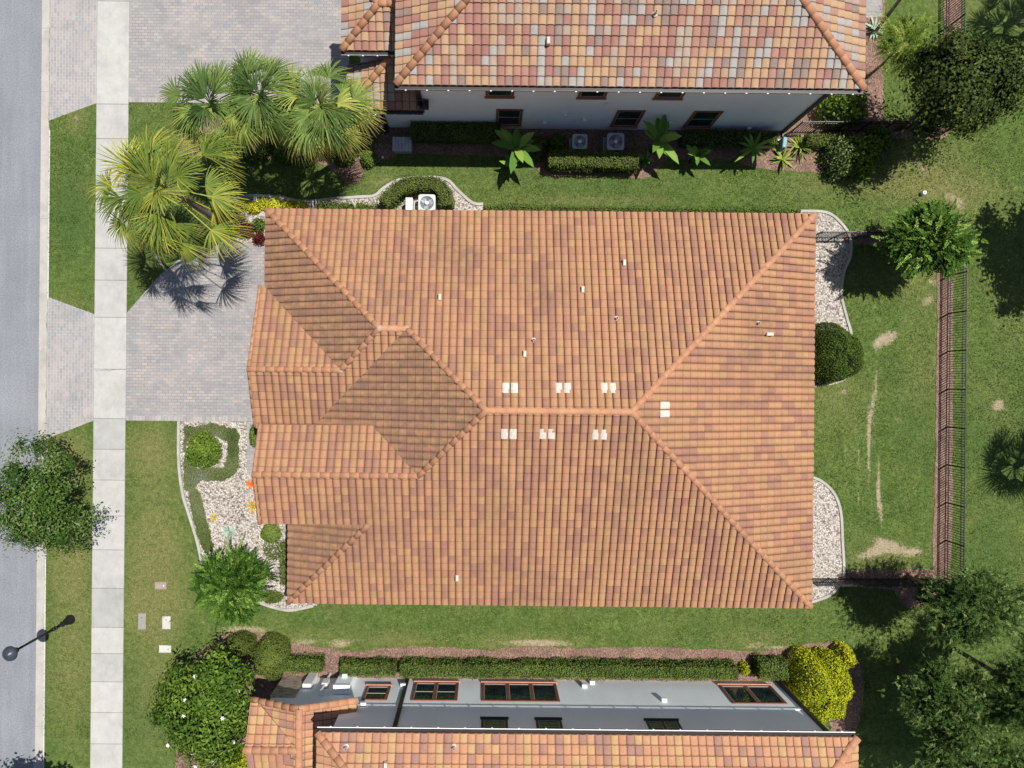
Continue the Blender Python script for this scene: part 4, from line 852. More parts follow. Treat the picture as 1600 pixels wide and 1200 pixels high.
# ---- clipped hedges and shrubs
def surf_leaves(rs, pts, nrm, L, W, mat_, name, parent, base_tone=.45, spread=.5, jit=.03, tonef=None):
    Pn = pts + nrm * (rs.random((len(pts), 1)) - .35) * jit * 2; N2 = unit(nrm + rs.normal(size=nrm.shape) * spread); D = rot_rand(rs, len(Pn)); D = D - N2 * np.sum(D * N2, 1)[:, None] * .8
    T = base_tone + (rs.random(len(Pn)) - .5) * .55 + ((nz(Pn[:, 0], Pn[:, 1], .35, 9) - .5) * .35)
    if tonef is not None: T = T + tonef(Pn)
    return link(name, leafmesh(name, Pn, D, N2, L * (.6 + .8 * rs.random(len(Pn))), W, T), M[mat_], parent)
def hedge(label, pts, w, h, mat_='lf_hedge', dens=620, L=.075, W=.045, seed=1, group='clipped hedges', closed=False, z0=0, wob=.13):
    """pts on the ground; hull follows the line"""
    rs = np.random.default_rng(seed); P = [Vector((p[0], p[1])) for p in pts]; t = thing('hedge', label, 'hedge', (P[0].x, P[0].y, 0), group)
    core = MB(); core.ribbon(P, w - .12, 0, h - .06); core.build('branches', M['soil'], t)
    A, Nn = [], []
    for i in range(len(P) - 1):
        a, b = P[i], P[i + 1]; d = b - a; L_ = d.length
        if L_ < 1e-4: continue
        d /= L_; n = Vector((-d.y, d.x)); k = int(L_ * w * dens * 1.0)
        u, v = rs.random(k) * L_, (rs.random(k) - .5) * w; X = a.x + d.x * u + n.x * v; Y = a.y + d.y * u + n.y * v
        ed = np.clip((np.abs(v) - (w / 2 - .1)) / .1, 0, 1); A.append(np.column_stack([X, Y, h - ed * ed * .06 + (nz(X, Y, .4, seed) - .5) * wob])); nn = np.tile([0, 0, 1.0], (k, 1)); nn[:, :2] += np.outer(np.sign(v) * ed, [n.x, n.y]) * .7; Nn.append(nn)
        for sg in (-1, 1):
            k = int(L_ * h * dens * .55); u, z = rs.random(k) * L_, rs.random(k) ** .8 * h; off = w / 2 + (nz(u + a.x, z, .4, seed + 3) - .5) * wob * 1.5
            A.append(np.column_stack([a.x + d.x * u + n.x * sg * off, a.y + d.y * u + n.y * sg * off, z])); Nn.append(np.tile([n.x * sg, n.y * sg, .25], (k, 1)))
    for (p, q) in ((P[0], P[1]), (P[-1], P[-2])):
        d = (p - q).normalized(); n = Vector((-d.y, d.x)); k = int(w * h * dens * .6); v, z = (rs.random(k) - .5) * w, rs.random(k) * h
        A.append(np.column_stack([p.x + n.x * v, p.y + n.y * v, z])); Nn.append(np.tile([d.x, d.y, .2], (k, 1)))
    surf_leaves(rs, np.concatenate(A), unit(np.concatenate(Nn)), L, W, mat_, 'foliage', t); return t
def shrub(label, px, py, rx, ry, h, mat_='lf_hedge', n=3500, L=.09, W=.055, seed=1, group=None, pw=2.0, spread=.55, core=True, kind='shrub', zt=None, cat='shrub', jit=.05, tone=.45, on_ground=False):
    """rounded shrub; px, py is where its middle shows, sizes in metres; pw > 2 makes it boxier"""
    rs = np.random.default_rng(seed); c = at(px, py, 0 if on_ground else h * .75); t = thing(kind, label, cat, (c.x, c.y, 0), group)
    d = rot_rand(rs, n); d[:, 2] = np.abs(d[:, 2]); m = (np.abs(d) ** pw).sum(1) ** (1 / pw); s_ = d / m[:, None]
    th = np.arctan2(d[:, 1], d[:, 0]); lump = 1 + .05 * np.sin(3 * th + seed) + .04 * np.sin(6 * th + seed * 2) + (nz(d[:, 0] * 2, d[:, 1] * 2 + d[:, 2], .5, seed) - .5) * .10
    Pn = np.column_stack([c.x + s_[:, 0] * rx * lump, c.y + s_[:, 1] * ry * lump, .04 + s_[:, 2] * h * lump]); nrm = unit(d / np.array([rx, ry, h]))
    if core:
        K = 12; V = []; Fq = []
        for i in range(7):
            e = i / 6 * math.pi / 2
            for k in range(K):
                a = 2 * math.pi * k / K; q = np.array([math.cos(a) * math.cos(e), math.sin(a) * math.cos(e), math.sin(e) + 1e-3]); q = q / (np.abs(q) ** pw).sum() ** (1 / pw) * .86
                V.append((c.x + q[0] * rx, c.y + q[1] * ry, q[2] * h))
        Fq = [(i * K + k, i * K + (k + 1) % K, (i + 1) * K + (k + 1) % K, (i + 1) * K + k) for i in range(6) for k in range(K)]
        link('branches', npmesh('branches', V, Fq), M['soil'], t, True)
    surf_leaves(rs, Pn, nrm, L, W, mat_, 'foliage', t, spread=spread, jit=jit, base_tone=tone); return t, c, rs
def gp(*a): return [at(x, y) for x, y in a]
G1_ = 'clipped hedges along the bottom house'
hedge('short clipped hedge between the round dome bush and the longer hedge', gp((447, 1031), (508, 1031)), .58, .8, seed=51, group=G1_)
hedge('medium clipped hedge left of the blue grey tuft, along the bottom house', gp((538, 1035), (620, 1036)), .60, .9, seed=52, group=G1_)
hedge('longest clipped hedge, running in front of the big red framed windows', [p.xy for p in gp((629, 1036), (760, 1037), (900, 1038), (1020, 1039), (1142, 1040))], .62, .95, seed=53, group=G1_)
hedge('small square hedge left of the golden bush', gp((1175, 1035), (1218, 1036)), .85, 1.0, seed=54, group=G1_)
shrub('large round clipped dome bush at the corner of the bottom house', 417, 1035, .88, 1.0, 1.5, 'lf_hedgeflat', 9000, .07, .045, 55, 'round clipped bushes', spread=.35, jit=.03)
shrub('dark round bush behind the white flowered tree, left of the dome bush', 372, 1012, .65, .55, 1.0, 'lf_hedgeflat', 3500, .07, .045, 56, 'round clipped bushes', spread=.35, tone=.25)
shrub('tall golden yellow bush at the right end of the bottom house', 1290, 1080, 1.15, 1.45, 2.1, 'lf_yellow', 15000, .085, .055, 57, pw=3.2, jit=.07, tone=.48)
shrub('small golden bush at the upper right of the big golden bush', 1325, 1030, .42, .5, 1.2, 'lf_yellow', 1800, .09, .06, 58, tone=.6)
shrub('dark green globe bush against the right side of the middle house', 1313, 552, 1.32, 1.36, 2.0, 'lf_hedge', 19000, .065, .04, 59, 'round clipped bushes', pw=2.2, tone=.28)
# around the middle house
hedge('horseshoe hedge wrapped round the white air conditioner', [p.xy for p in gp((604, 326), (617, 312), (632, 299), (650, 295), (680, 295), (692, 302), (699, 315), (700, 330))], .62, 1.15, 'lf_hedgeflat', seed=60, group='clipped hedges by the middle house')
hedge('long low hedge along the upper wall of the middle house', [p.xy for p in gp((757, 334), (900, 336), (1100, 339), (1240, 340))], .5, .75, 'lf_hedge', seed=61, group='clipped hedges by the middle house', dens=500)
hedge('low flat hedge at the eave, left one of a pair', gp((500, 328), (553, 329)), .5, .6, 'lf_hedgeflat', seed=62, group='clipped hedges by the middle house')
hedge('low flat hedge at the eave, right one of a pair next to the horseshoe hedge', gp((560, 329), (592, 333)), .5, .6, 'lf_hedgeflat', seed=63, group='clipped hedges by the middle house')
# along the top house
hedge('shaded hedge along the foot of the top house wall', gp((645, 213), (780, 215)), .75, .95, 'lf_hedge', seed=64, group='clipped hedges along the top house')
hedge('sunlit olive hedge in front of the two air conditioners', gp((855, 257), (990, 261)), .72, 1.1, 'lf_hedgeflat', seed=65, group='clipped hedges along the top house')
hedge('short hedge below the fence right of the top house', gp((1252, 225), (1308, 228)), .5, .7, 'lf_hedgeflat', seed=66, group='clipped hedges along the top house')
hedge('shaded hedge between the air conditioners and the wall end', gp((1060, 222), (1205, 224)), .6, .8, 'lf_hedge', seed=67, group='clipped hedges along the top house', dens=420)
shrub('small shaded shrub left of the air conditioners', 870, 222, .38, .45, .9, 'lf_hedge', 1500, .08, .05, 68)
shrub('olive shrub between the shaded shrub and the banana plant', 841, 228, .35, .55, .9, 'lf_hedgeflat', 1500, .08, .05, 69)
shrub('small round green shrub alone on the mulch below the fan palms', 575, 247, .34, .34, .55, 'lf_hedge', 1600, .09, .05, 70, tone=.6)
shrub('green shrub beneath the rightmost fan palm', 535, 243, .45, .4, .6, 'lf_hedge', 1500, .09, .05, 71)
shrub('low shrub in the shade beneath the middle fan palm', 450, 235, .7, .5, .7, 'lf_hedge', 2200, .1, .06, 72)
shrub('low shrub in the shade beneath the leftmost fan palm', 395, 235, .6, .5, .6, 'lf_hedge', 1800, .1, .06, 73)
shrub('lime green leafy shrub behind the right corner of the top house', 1326, 163, .85, .6, 1.6, 'lf_lime', 1700, .17, .11, 74, core=False, jit=.25, spread=.8, tone=.4)
shrub('shrub with round bright leaves at the right end of the mulch bed', 1352, 238, .75, .75, 1.5, 'lf_lime', 1500, .17, .14, 75, core=False, jit=.25, spread=.8, tone=.3)
shrub('mid green shrub left of the round leaved shrub', 1318, 240, .45, .85, 1.3, 'lf_mid', 2200, .12, .07, 76, core=False, jit=.2, spread=.8, tone=.75)
shrub('shaded green shrub under the edge of the bronze tree', 1378, 218, .5, .5, 1.1, 'lf_mid', 1800, .13, .08, 77, core=False, jit=.2, spread=.8, tone=.6)
# front bed
fb, c_, rs_ = shrub('bright green bush with pink flowers inside the groundcover ring', 313, 705, .72, .78, .8, 'lf_lime', 3400, .10, .06, 78, spread=.7, jit=.09, tone=.35)
flowers(fb, rs_, (c_.x - .3, c_.y + .15, .0), (.45, .5, .82), 9, 'pink', .07)
shrub('bright green bush at the foot of the lower front gable', 421, 834, .42, .42, .6, 'lf_hedge', 2200, .08, .05, 79, tone=.62)
shrub('thin olive bush below the bright green bush by the front corner', 426, 858, .36, .5, .5, 'lf_hedgeflat', 700, .08, .05, 80, core=False, jit=.12, spread=.9)
hedge('narrow olive hedge against the front left wall', gp((449, 845), (449, 908)), .30, .6, 'lf_hedgeflat', seed=81, group='clipped hedges by the middle house')
shrub('low green mound at the bottom tip of the front gravel bed', 424, 934, .48, .24, .28, 'lf_hedgeflat', 1500, .06, .04, 82, tone=.35)
shrub('dark green bush half hidden under the eave by the driveway', 397, 681, .22, .5, .5, 'lf_hedge', 1200, .08, .05, 83, tone=.6)
for i, (px, py, r_) in enumerate(((378, 320, .30), (396, 325, .28), (410, 318, .26), (430, 318, .30), (450, 320, .22), (468, 320, .18))):
    shrub(['yellow groundcover tuft furthest left beside the palm', 'yellow tuft at the corner of the middle roof', 'yellow tuft just above the roof corner', 'yellow tuft third from the right along the eave', 'yellow tuft second from the right along the eave', 'smallest yellow tuft, rightmost along the eave'][i], px, py, r_, r_ * .8, .3, 'lf_yellow', 420, .09, .07, 90 + i, 'yellow tufts along the upper left eave', jit=.06, tone=.8, core=False, spread=.8)
for i, (px, py, r_, m_) in enumerate(((368, 346, .34, 'red_lf'), (384, 358, .28, 'red_lf'), (404, 350, .22, 'lf_hedge'), (352, 330, .3, 'lf_mid'), (404, 372, .2, 'red_lf'))):
    shrub(['dark red plant under the yellowing palm', 'smaller dark red plant left of the roof corner', 'little green plant against the roof corner', 'green plant at the edge of the palm', 'dark red tuft beside the driveway corner'][i], px, py, r_, r_, .45, m_, 500, .12, .05, 100 + i, 'small bedding plants by the driveway', core=False, jit=.1, spread=.9)
shrub('yellow green bush below the white flowered tree at the bottom edge', 372, 1192, .62, .5, .9, 'lf_yellow', 2600, .10, .06, 130, tone=.3)
# ---- groundcover ring and strip
def cover(name, label, poly, n, h, mat_, L, W, seed, hole=None):
    rs = np.random.default_rng(seed); P = np.array([(p[0], p[1]) for p in poly]); X = P[:, 0].min() + rs.random(n * 3) * np.ptp(P[:, 0]); Y = P[:, 1].min() + rs.random(n * 3) * np.ptp(P[:, 1])
    def inside(P, X, Y):
        c = np.zeros(len(X), bool); m = len(P)
        for i in range(m):
            x1, y1 = P[i]; x2, y2 = P[(i + 1) % m]; k = ((y1 > Y) != (y2 > Y)); c ^= k & (X < (x2 - x1) * (Y - y1) / (y2 - y1 + 1e-12) + x1)
        return c
    k = inside(P, X, Y)
    if hole is not None: k &= ~inside(np.array([(p[0], p[1]) for p in hole]), X, Y)
    X, Y = X[k][:n], Y[k][:n]; Z = .03 + rs.random(len(X)) * h * (.6 + .6 * nz(X, Y, .3, seed)); Pn = np.column_stack([X, Y, Z]); Nn = unit(np.tile([0, 0, 1.0], (len(X), 1)) + rs.normal(size=(len(X), 3)) * .4)
    T = .35 + (nz(X, Y, .7, seed + 1) - .5) * .9 + (rs.random(len(X)) - .5) * .3
    o = link(name, leafmesh(name, Pn, rot_rand(rs, len(X)), Nn, L, W, T), M[mat_]); return tag(o, label, 'groundcover', kind='stuff')
ring = rag(gp((290, 668), (305, 668), (328, 662), (350, 666), (370, 672), (374, 690), (373, 712), (372, 735), (355, 748), (330, 750), (312, 752), (300, 764), (290, 760), (289, 720), (289, 690)), .12, 61, 5)
hole = rag(gp((330, 680), (345, 682), (357, 692), (357, 706), (352, 728), (335, 730), (318, 734), (306, 730), (312, 700)), .12, 62, 5)
M['cover_soil'] = plain('leaf_litter', (.07, .085, .04), .95, .3, 8)
cover('ground_cover', 'ring of low green and blue groundcover round the pink flowered bush', ring, 15000, .16, 'blue_lf', .07, .05, 63, hole)
strip = rag(gp((296, 766), (308, 764), (316, 785), (322, 812), (330, 835), (334, 858), (320, 860), (310, 835), (300, 800)), .12, 64, 5)
cover('ground_cover', 'strip of low green and blue groundcover along the curved edging', strip, 7000, .14, 'blue_lf', .07, .05, 65)
cover('ground_cover', 'patch of dark groundcover in the shade under the three fan palms', rag(gp((400, 200), (560, 205), (590, 225), (540, 250), (430, 245), (360, 235)), .15, 66, 5), 6000, .25, 'lf_hedge', .11, .06, 67)

# ---- rosettes, bananas and spiky plants
def blades(name, label, px, py, n, L, W, h, mat_, seed, cat='plant', group=None, z=0, el=(15, 70), seg=4, curve=.5, rag_=0, stem=0.0):
    rs = np.random.default_rng(seed); c = at(px, py, h * .5); t = thing(name, label, cat, (c.x, c.y, 0), group)
    if stem: MB().tube([(c.x, c.y, 0), (c.x + .02, c.y, stem)], [.09, .06], 8).build('stem', M['lf_banana'], t, True)
    for k in range(n):
        V, Fq, T = [], [], []
        az = k * 2.4 + rs.normal() * .25; e = R(el[0] + (el[1] - el[0]) * rs.random()); l = L * (.7 + .5 * rs.random()); p = Vector((c.x, c.y, max(stem, .03))); sd = Vector((-math.sin(az), math.cos(az), 0)); tt = .25 + .7 * rs.random()
        for j in range(seg + 1):
            f = j / seg; w_ = W * (math.sin(math.pi * min(1, f * .85 + .12)) ** .7) * (1 - .97 * (f == 1)) / 2; ee = e - curve * f * 1.6
            V += [p - sd * w_ + Vector((0, 0, w_ * .35)), p, p + sd * w_ + Vector((0, 0, w_ * .35))]
            p = p + Vector((math.cos(az) * math.cos(ee), math.sin(az) * math.cos(ee), math.sin(ee))) * (l / seg)
            if j: b = 3 * (j - 1); Fq += [(b, b + 1, b + 4, b + 3), (b + 1, b + 2, b + 5, b + 4)]; T += [tt, tt + .06]
        link('leaf', npmesh('leaf', [tuple(v) for v in V], Fq, np.clip(T, 0, 1)), M[mat_], t, True)
    return t
GB = 'banana plants in the side bed'
blades('banana_plant', 'tallest banana plant, left of the hedge by the air conditioners', 806, 236, 11, 1.25, .36, 1.8, 'lf_banana', 111, 'banana plant', GB, el=(10, 60), stem=1.3)
blades('banana_plant', 'low banana plant on the lawn edge just below the tallest one', 800, 262, 5, .75, .2, .5, 'lf_banana', 112, 'banana plant', GB, stem=.3)
blades('banana_plant', 'banana plant with broad dark leaves right of the air conditioners', 1024, 226, 12, 1.25, .36, 1.9, 'lf_banana', 113, 'banana plant', GB, el=(10, 60), stem=1.5)
blades('banana_plant', 'small banana shoot at the right end of the olive hedge', 1006, 250, 7, .55, .18, .7, 'lf_banana', 114, 'banana plant', GB, stem=.4)
blades('banana_plant', 'young banana plant right of the broad leaved one', 1086, 246, 10, .75, .22, 1.3, 'lf_banana', 115, 'banana plant', GB, stem=.9)
blades('banana_plant', 'thin leaved young plant standing alone near the wall end', 1172, 236, 12, .95, .14, 1.5, 'lf_banana', 116, 'banana plant', GB, el=(5, 55), stem=1.1)
blades('spiky_plant', 'spiky green plant beside the turquoise pedestal', 1226, 246, 18, .75, .10, .6, 'lf_lime', 117, group='spiky plants in the side bed', el=(8, 60))
blades('spiky_plant', 'grassy clump at the left end of the short hedge', 1256, 226, 28, .75, .08, 1.0, 'lf_lime', 118, group='spiky plants in the side bed', el=(25, 80))
blades('spiky_plant', 'pale spiky plant at the lower edge of the mulch bed', 1283, 250, 12, .45, .05, .3, 'lf_lime', 119, group='spiky plants in the side bed', el=(8, 50))
GR_ = 'rosette plants on the front gravel'
blades('bromeliad', 'orange red rosette plant by the front gable', 391, 757, 16, .32, .07, .3, 'orange_lf', 121, group=GR_, el=(15, 70))
blades('bromeliad', 'yellow and purple rosette plant below the orange red one', 394, 791, 17, .42, .07, .3, 'gold_lf', 122, group=GR_, el=(15, 70))
blades('bromeliad', 'small golden rosette plant in the middle of the gravel', 334, 809, 14, .26, .05, .2, 'gold_lf', 123, group=GR_, el=(15, 70))
blades('agave', 'pale blue green agave on the front gravel', 357, 831, 30, .46, .08, .3, 'agave', 124, group=GR_, el=(8, 75), curve=.15)
blades('spiky_plant', 'grey green tuft between two clipped hedges of the bottom house', 643, 1044, 20, .42, .05, .7, 'lf_feather', 125, el=(15, 75))
blades('spiky_plant', 'dark spiky plant beside the patio at the top edge', 1371, 40, 22, .55, .1, .7, 'agave', 126, el=(10, 60))
shrub('small yellow shrub at the right end of the longest hedge', 1165, 1046, .18, .3, .5, 'lf_yellow', 500, .07, .05, 127, tone=.4)

# ---------------------------------------------------------------- hard objects
M['ac_paint'] = plain('ac_enamel', (.55, .57, .57), .45, .06, 3); M['ac_shade'] = plain('ac_enamel_blue', (.42, .47, .52), .45, .06, 3)
M['dark_metal'] = plain('dark_grille', (.10, .115, .12), .5, .2, 10); M['black_iron'] = plain('black_iron', (.016, .016, .018), .4, .2, 5); M['grille'] = plain('grille_wire', (.40, .43, .44), .5, .1, 10)
def ac(label, px, py, s_, h, mat_, seed):
    c = at(px, py, h); t = thing('air_conditioner', label, 'air conditioner', (c.x, c.y, 0), 'outdoor air conditioner units'); x, y = c.x, c.y; b = s_ / 2
    MB().box(x - b - .06, x + b + .06, y - b - .06, y + b + .06, 0, .06, bev=.01).build('base_pad', M['kerb'], t)
    cs = MB(); cr_ = .10 * s_
    P = []
    for k in range(48):
        a = 2 * math.pi * k / 48; ca, sa = math.cos(a), math.sin(a); q_ = (abs(ca) ** 9 + abs(sa) ** 9) ** (1 / 9); P.append((x + b * ca / q_, y + b * sa / q_))
    n = len(P); cs.add([(p[0], p[1], .06) for p in P] + [(p[0], p[1], h - .04) for p in P], [(i, (i + 1) % n, n + (i + 1) % n, n + i) for i in range(n)]); body = cs.build('case', M['grille'], t, True)
    tp = MB(); K = 20; ro = b * .80; ring1 = P; vs = [(p[0], p[1], h - .045) for p in P] + [(p[0], p[1], h) for p in P] + [(x + ro * math.cos(math.atan2(p[1] - y, p[0] - x)), y + ro * math.sin(math.atan2(p[1] - y, p[0] - x)), h) for p in P] + [(x + ro * .97 * math.cos(math.atan2(p[1] - y, p[0] - x)), y + ro * .97 * math.sin(math.atan2(p[1] - y, p[0] - x)), h - .10) for p in P]
    tp.add(vs, [(q * n + i, q * n + (i + 1) % n, (q + 1) * n + (i + 1) % n, (q + 1) * n + i) for q in range(3) for i in range(n)]); tp.build('top_cover', M[mat_], t)
    MB().lathe([(ro * .97, h - .11), (ro * .97, h - .105)], (x, y), 24).build('fan_well', M['dark_metal'], t)
    fn = MB()
    for k in range(3):
        a = R(120 * k + 20 * seed); ca, sa = math.cos(a), math.sin(a); V = []
        for (r_, w_, dz) in ((.08, .05, .0), (ro * .5, .13, .02), (ro * .9, .10, .03)): V += [(x + ca * r_ - sa * w_, y + sa * r_ + ca * w_, h - .09 + dz), (x + ca * r_ + sa * w_, y + sa * r_ - ca * w_, h - .10)]
        fn.add(V, [(0, 1, 3, 2), (2, 3, 5, 4)])
    fn.build('fan', M['ac_shade'], t)
    gr = MB()
    for r_ in (np.arange(1, 9) / 8.5 * ro): 
        pts = [(x + r_ * math.cos(a), y + r_ * math.sin(a), h - .015 + .03 * (1 - r_ / ro)) for a in np.linspace(0, 2 * math.pi, 25)]; gr.tube(pts, .006, 4, cap=False)
    gr.build('guard', M['grille'], t); MB().lathe([(.09, h), (.09, h + .02), (.03, h + .028)], (x, y), 14).build('hub_cap', M['white'], t, True)
    pp = MB(); pp.tube([(x + b * .3, y + b, .25), (x + b * .3, y + b + .35, .22)] if mat_ != 'ac_paint' else [(x, y - b, .25), (x, y - b - .4, .22)], .025, 8); pp.build('refrigerant_pipe', M['bronze'], t)
    return t
ac('white air conditioner inside the horseshoe hedge', 667, 317, .80, .85, 'ac_paint', 1)
ac('blue grey air conditioner, smaller of two by the top house wall', 906, 221, .70, .80, 'ac_shade', 2)
ac('blue grey air conditioner, larger of two by the top house wall', 962, 221, .80, .85, 'ac_shade', 3)
c = at(639, 318, .95); t = thing('utility_box', 'tall narrow white box next to the white air conditioner', 'utility box', (c.x, c.y, 0))
MB().box(c.x - .16, c.x + .16, c.y - .30, c.y + .28, .05, .95, bev=.02).build('cabinet', M['white'], t); MB().box(c.x - .19, c.x + .19, c.y - .33, c.y + .31, 0, .05).build('base_pad', M['kerb'], t)
MB().box(c.x - .15, c.x - .0, c.y - .31, c.y - .302, .3, .8).build('door', M['ac_paint'], t)
# street lamp
lx, ly = at(110, 968).x, at(110, 968).y; t = thing('street_lamp', 'black street lamp leaning over the road from the verge', 'street lamp', (lx, ly, 0)); t['label'] = 'black street lamp with a dark round top standing on the verge'
MB().lathe([(.24, 0), (.24, .05), (.19, .10), (.17, .32), (.13, .38), (.11, .62), (.13, .66), (.09, .72), (.07, .95)], (lx, ly), 16).build('lamp_base', M['black_iron'], t, True)
MB().lathe([(.062, .95), (.055, 2.6), (.048, 3.85)], (lx, ly), 12).build('pole', M['black_iron'], t, True)
for z_ in (1.15, 1.35): MB().lathe([(.06, z_ - .03), (.09, z_), (.09, z_ + .04), (.06, z_ + .07)], (lx, ly), 14).build('collar', M['black_iron'], t, True)
MB().lathe([(.05, 3.85), (.12, 3.9), (.14, 3.98)], (lx, ly), 14).build('lamp_holder', M['black_iron'], t, True)
M['lamp_glass'] = plain('lamp_glass', (.30, .30, .27), .2, .1, 4)
MB().lathe([(.13, 3.982), (.21, 4.2), (.24, 4.3)], (lx, ly), 18).build('globe', M['lamp_glass'], t, True)
M['lamp_cap'] = plain('dark_cap', (.045, .055, .07), .35, .15, 3)
MB().lathe([(.29, 4.29), (.32, 4.30), (.30, 4.36), (.22, 4.45), (.10, 4.52), (.03, 4.54), (.02, 4.60)], (lx, ly), 24).build('lamp_cap', M['lamp_cap'], t, True)
# meter and valve covers in the lawn
M['lid_pink'] = m_conc('lid_pink', (.30, .24, .21), (.38, .31, .27), False); M['lid_grey'] = m_conc('lid_grey', (.27, .25, .225), (.35, .33, .30), False); M['lid_pale'] = m_conc('lid_pale', (.50, .48, .44), (.62, .60, .56), False)
for (px, py, a, b, m_, lb) in ((251, 915, .56, .36, 'lid_pink', 'pinkish meter cover, topmost of the lawn covers'), (222, 971, .38, .78, 'lid_grey', 'long grey meter cover nearest the sidewalk'), (260, 973, .40, .62, 'lid_pale', 'pale upright meter cover beside a small yellow flag'), (258, 1014, .58, .36, 'lid_pale', 'pale flat meter cover, lowest of the lawn covers')):
    c = at(px, py); t = thing('meter_cover', lb, 'meter cover', (c.x, c.y, 0), 'utility covers set in the front lawn')
    MB().box(c.x - a / 2, c.x + a / 2, c.y - b / 2, c.y + b / 2, -.05, .03, bev=.02).build('rim', M[m_], t); MB().box(c.x - a / 2 + .05, c.x + a / 2 - .05, c.y - b / 2 + .05, c.y + b / 2 - .05, .02, .042, bev=.008).build('lid', M[m_], t)
    MB().lathe([(.03, .043), (.025, .05)], (c.x + (a * .28 if a > b else 0), c.y + (0 if a > b else b * .25)), 10).build('lid_hole', M['dark_metal'] if m_ != 'lid_pink' else M['white'], t)
c = at(269, 968); t = thing('marker_flag', 'tiny yellow marker flag at the pale upright meter cover', 'flag', (c.x, c.y, 0)); MB().tube([(c.x, c.y, 0), (c.x, c.y, .4)], .006, 5).build('stake', M['black_iron'], t)
MB().box(c.x, c.x + .13, c.y - .004, c.y + .004, .30, .40, rz=.6).build('flag', M['lf_yellow'], t)
# cleanout caps, pedestal, slatted crate, debris
for (px, py, r_, lb) in ((1440, 303, .10, 'white capped pipe standing in the back lawn'), (1452, 326, .12, 'pinkish pipe cap beside the corner tree')):
    c = at(px, py); t = thing('pipe_cap', lb, 'pipe cap', (c.x, c.y, 0)); MB().lathe([(r_, 0), (r_, .22), (r_ * .9, .26)], (c.x, c.y), 14).build('pipe', M['white'] if r_ == .10 else M['lid_pink'], t, True)
    MB().lathe([(r_ * .35, .262), (r_ * .35, .30)], (c.x, c.y), 4).build('plug', M['white'] if r_ == .10 else M['lid_pink'], t)
M['teal'] = plain('turquoise_plastic', (.16, .34, .36), .5, .12, 4)
c = at(1227, 221, .6); t = thing('utility_pedestal', 'turquoise utility pedestal at the corner of the top house', 'utility pedestal', (c.x, c.y, 0)); MB().box(c.x - .11, c.x + .09, c.y - .28, c.y + .22, 0, .6, bev=.03, rz=-.1).build('housing', M['teal'], t); MB().box(c.x - .16, c.x + .14, c.y - .34, c.y + .3, 0, .05).build('base_pad', M['kerb'], t)
M['bluewood'] = plain('grey_blue_boards', (.40, .46, .50), .7, .2, 6)
c = at(628, 224, .6); t = thing('slatted_crate', 'pale slatted wooden box by the top house wall', 'wooden box', (c.x, c.y, 0))
for k in range(6): MB().box(c.x - .45 + k * .15, c.x - .45 + k * .15 + .135, c.y - .35, c.y + .32, .53, .56, rz=.0).build('slat', M['bluewood'], t)
MB().box(c.x - .42, c.x + .42, c.y - .30, c.y - .27, 0, .53).build('side_panel', M['bluewood'], t); MB().box(c.x - .42, c.x + .42, c.y + .25, c.y + .28, 0, .53).build('side_panel', M['bluewood'], t)
for sx in (-.44, .42): MB().box(c.x + sx, c.x + sx + .02, c.y - .27, c.y + .25, 0, .53).build('end_panel', M['bluewood'], t)
for i, (px, py, s_, lb) in enumerate(((586, 251, .09, 'small white stone on the mulch right of the lone round shrub'), (598, 246, .06, 'smallest white stone near the slatted box'), (1300, 262, .14, 'flat pale stone at the lower edge of the right mulch bed'), (1222, 231, .12, 'pale stone below the turquoise pedestal'))):
    c = at(px, py); rs = np.random.default_rng(i); mb = MB(); mb.lathe([(s_, .01), (s_ * 1.05, s_ * .4), (s_ * .6, s_ * .8), (s_ * .1, s_ * .9)], (c.x, c.y), 7, a0=i); o = mb.build('stone', M['white'], None); tag(o, lb, 'stone', 'pale stones in the side beds')
fan('patio', pxs([(1353, -30), (1378, -30), (1378, 26), (1353, 28)]), .022, M['pav'])
# ---- iron fences
def fence(label, a, b, h, npan, seed):
    a, b = Vector((a.x, a.y, 0)), Vector((b.x, b.y, 0)); t = thing('fence', label, 'fence', a, 'black iron fences'); d = (b - a); L = d.length; d.normalize(); n = Vector((-d.y, d.x, 0))
    for k in range(npan + 1):
        p = a + d * (L * k / npan); MB().box(p.x - .032, p.x + .032, p.y - .032, p.y + .032, 0, h + .06).build('post', M['black_iron'], t)
    for k in range(npan):
        p0, p1 = a + d * (L * k / npan + .035), a + d * (L * (k + 1) / npan - .035); mb = MB()
        for z_ in (.15, h - .22, h): 
            q = n * .02; mb.add([p0 - q + Vector((0, 0, z_ - .016)), p1 - q + Vector((0, 0, z_ - .016)), p1 + q + Vector((0, 0, z_ - .016)), p0 + q + Vector((0, 0, z_ - .016)), p0 - q + Vector((0, 0, z_ + .016)), p1 - q + Vector((0, 0, z_ + .016)), p1 + q + Vector((0, 0, z_ + .016)), p0 + q + Vector((0, 0, z_ + .016))], [(3, 2, 1, 0), (4, 5, 6, 7), (0, 1, 5, 4), (1, 2, 6, 5), (2, 3, 7, 6), (3, 0, 4, 7)])
        m = int((p1 - p0).length / .115)
        for j in range(1, m):
            q = p0.lerp(p1, j / m); mb.box(q.x - .012, q.x + .012, q.y - .012, q.y + .012, .05, h - .017)
        mb.build('panel', M['black_iron'], t)
    return t
fence('long black iron fence running down the right side of the back yard', at(1483, 372), at(1477, 903), 1.3, 9, 1)
fence('black iron fence from the middle house to the corner tree', at(1266, 371), at(1482, 372), 1.3, 6, 2)
fence('black iron fence along the bottom of the back yard', at(1258, 903), at(1476, 904), 1.3, 6, 3)
fence('black iron fence at the top edge beside the bronze tree', at(1480, -10), at(1478, 205), 1.3, 4, 4)
fence('black iron fence between the top house corner and the bronze tree', at(1236, 206), at(1477, 206), 1.3, 7, 5)

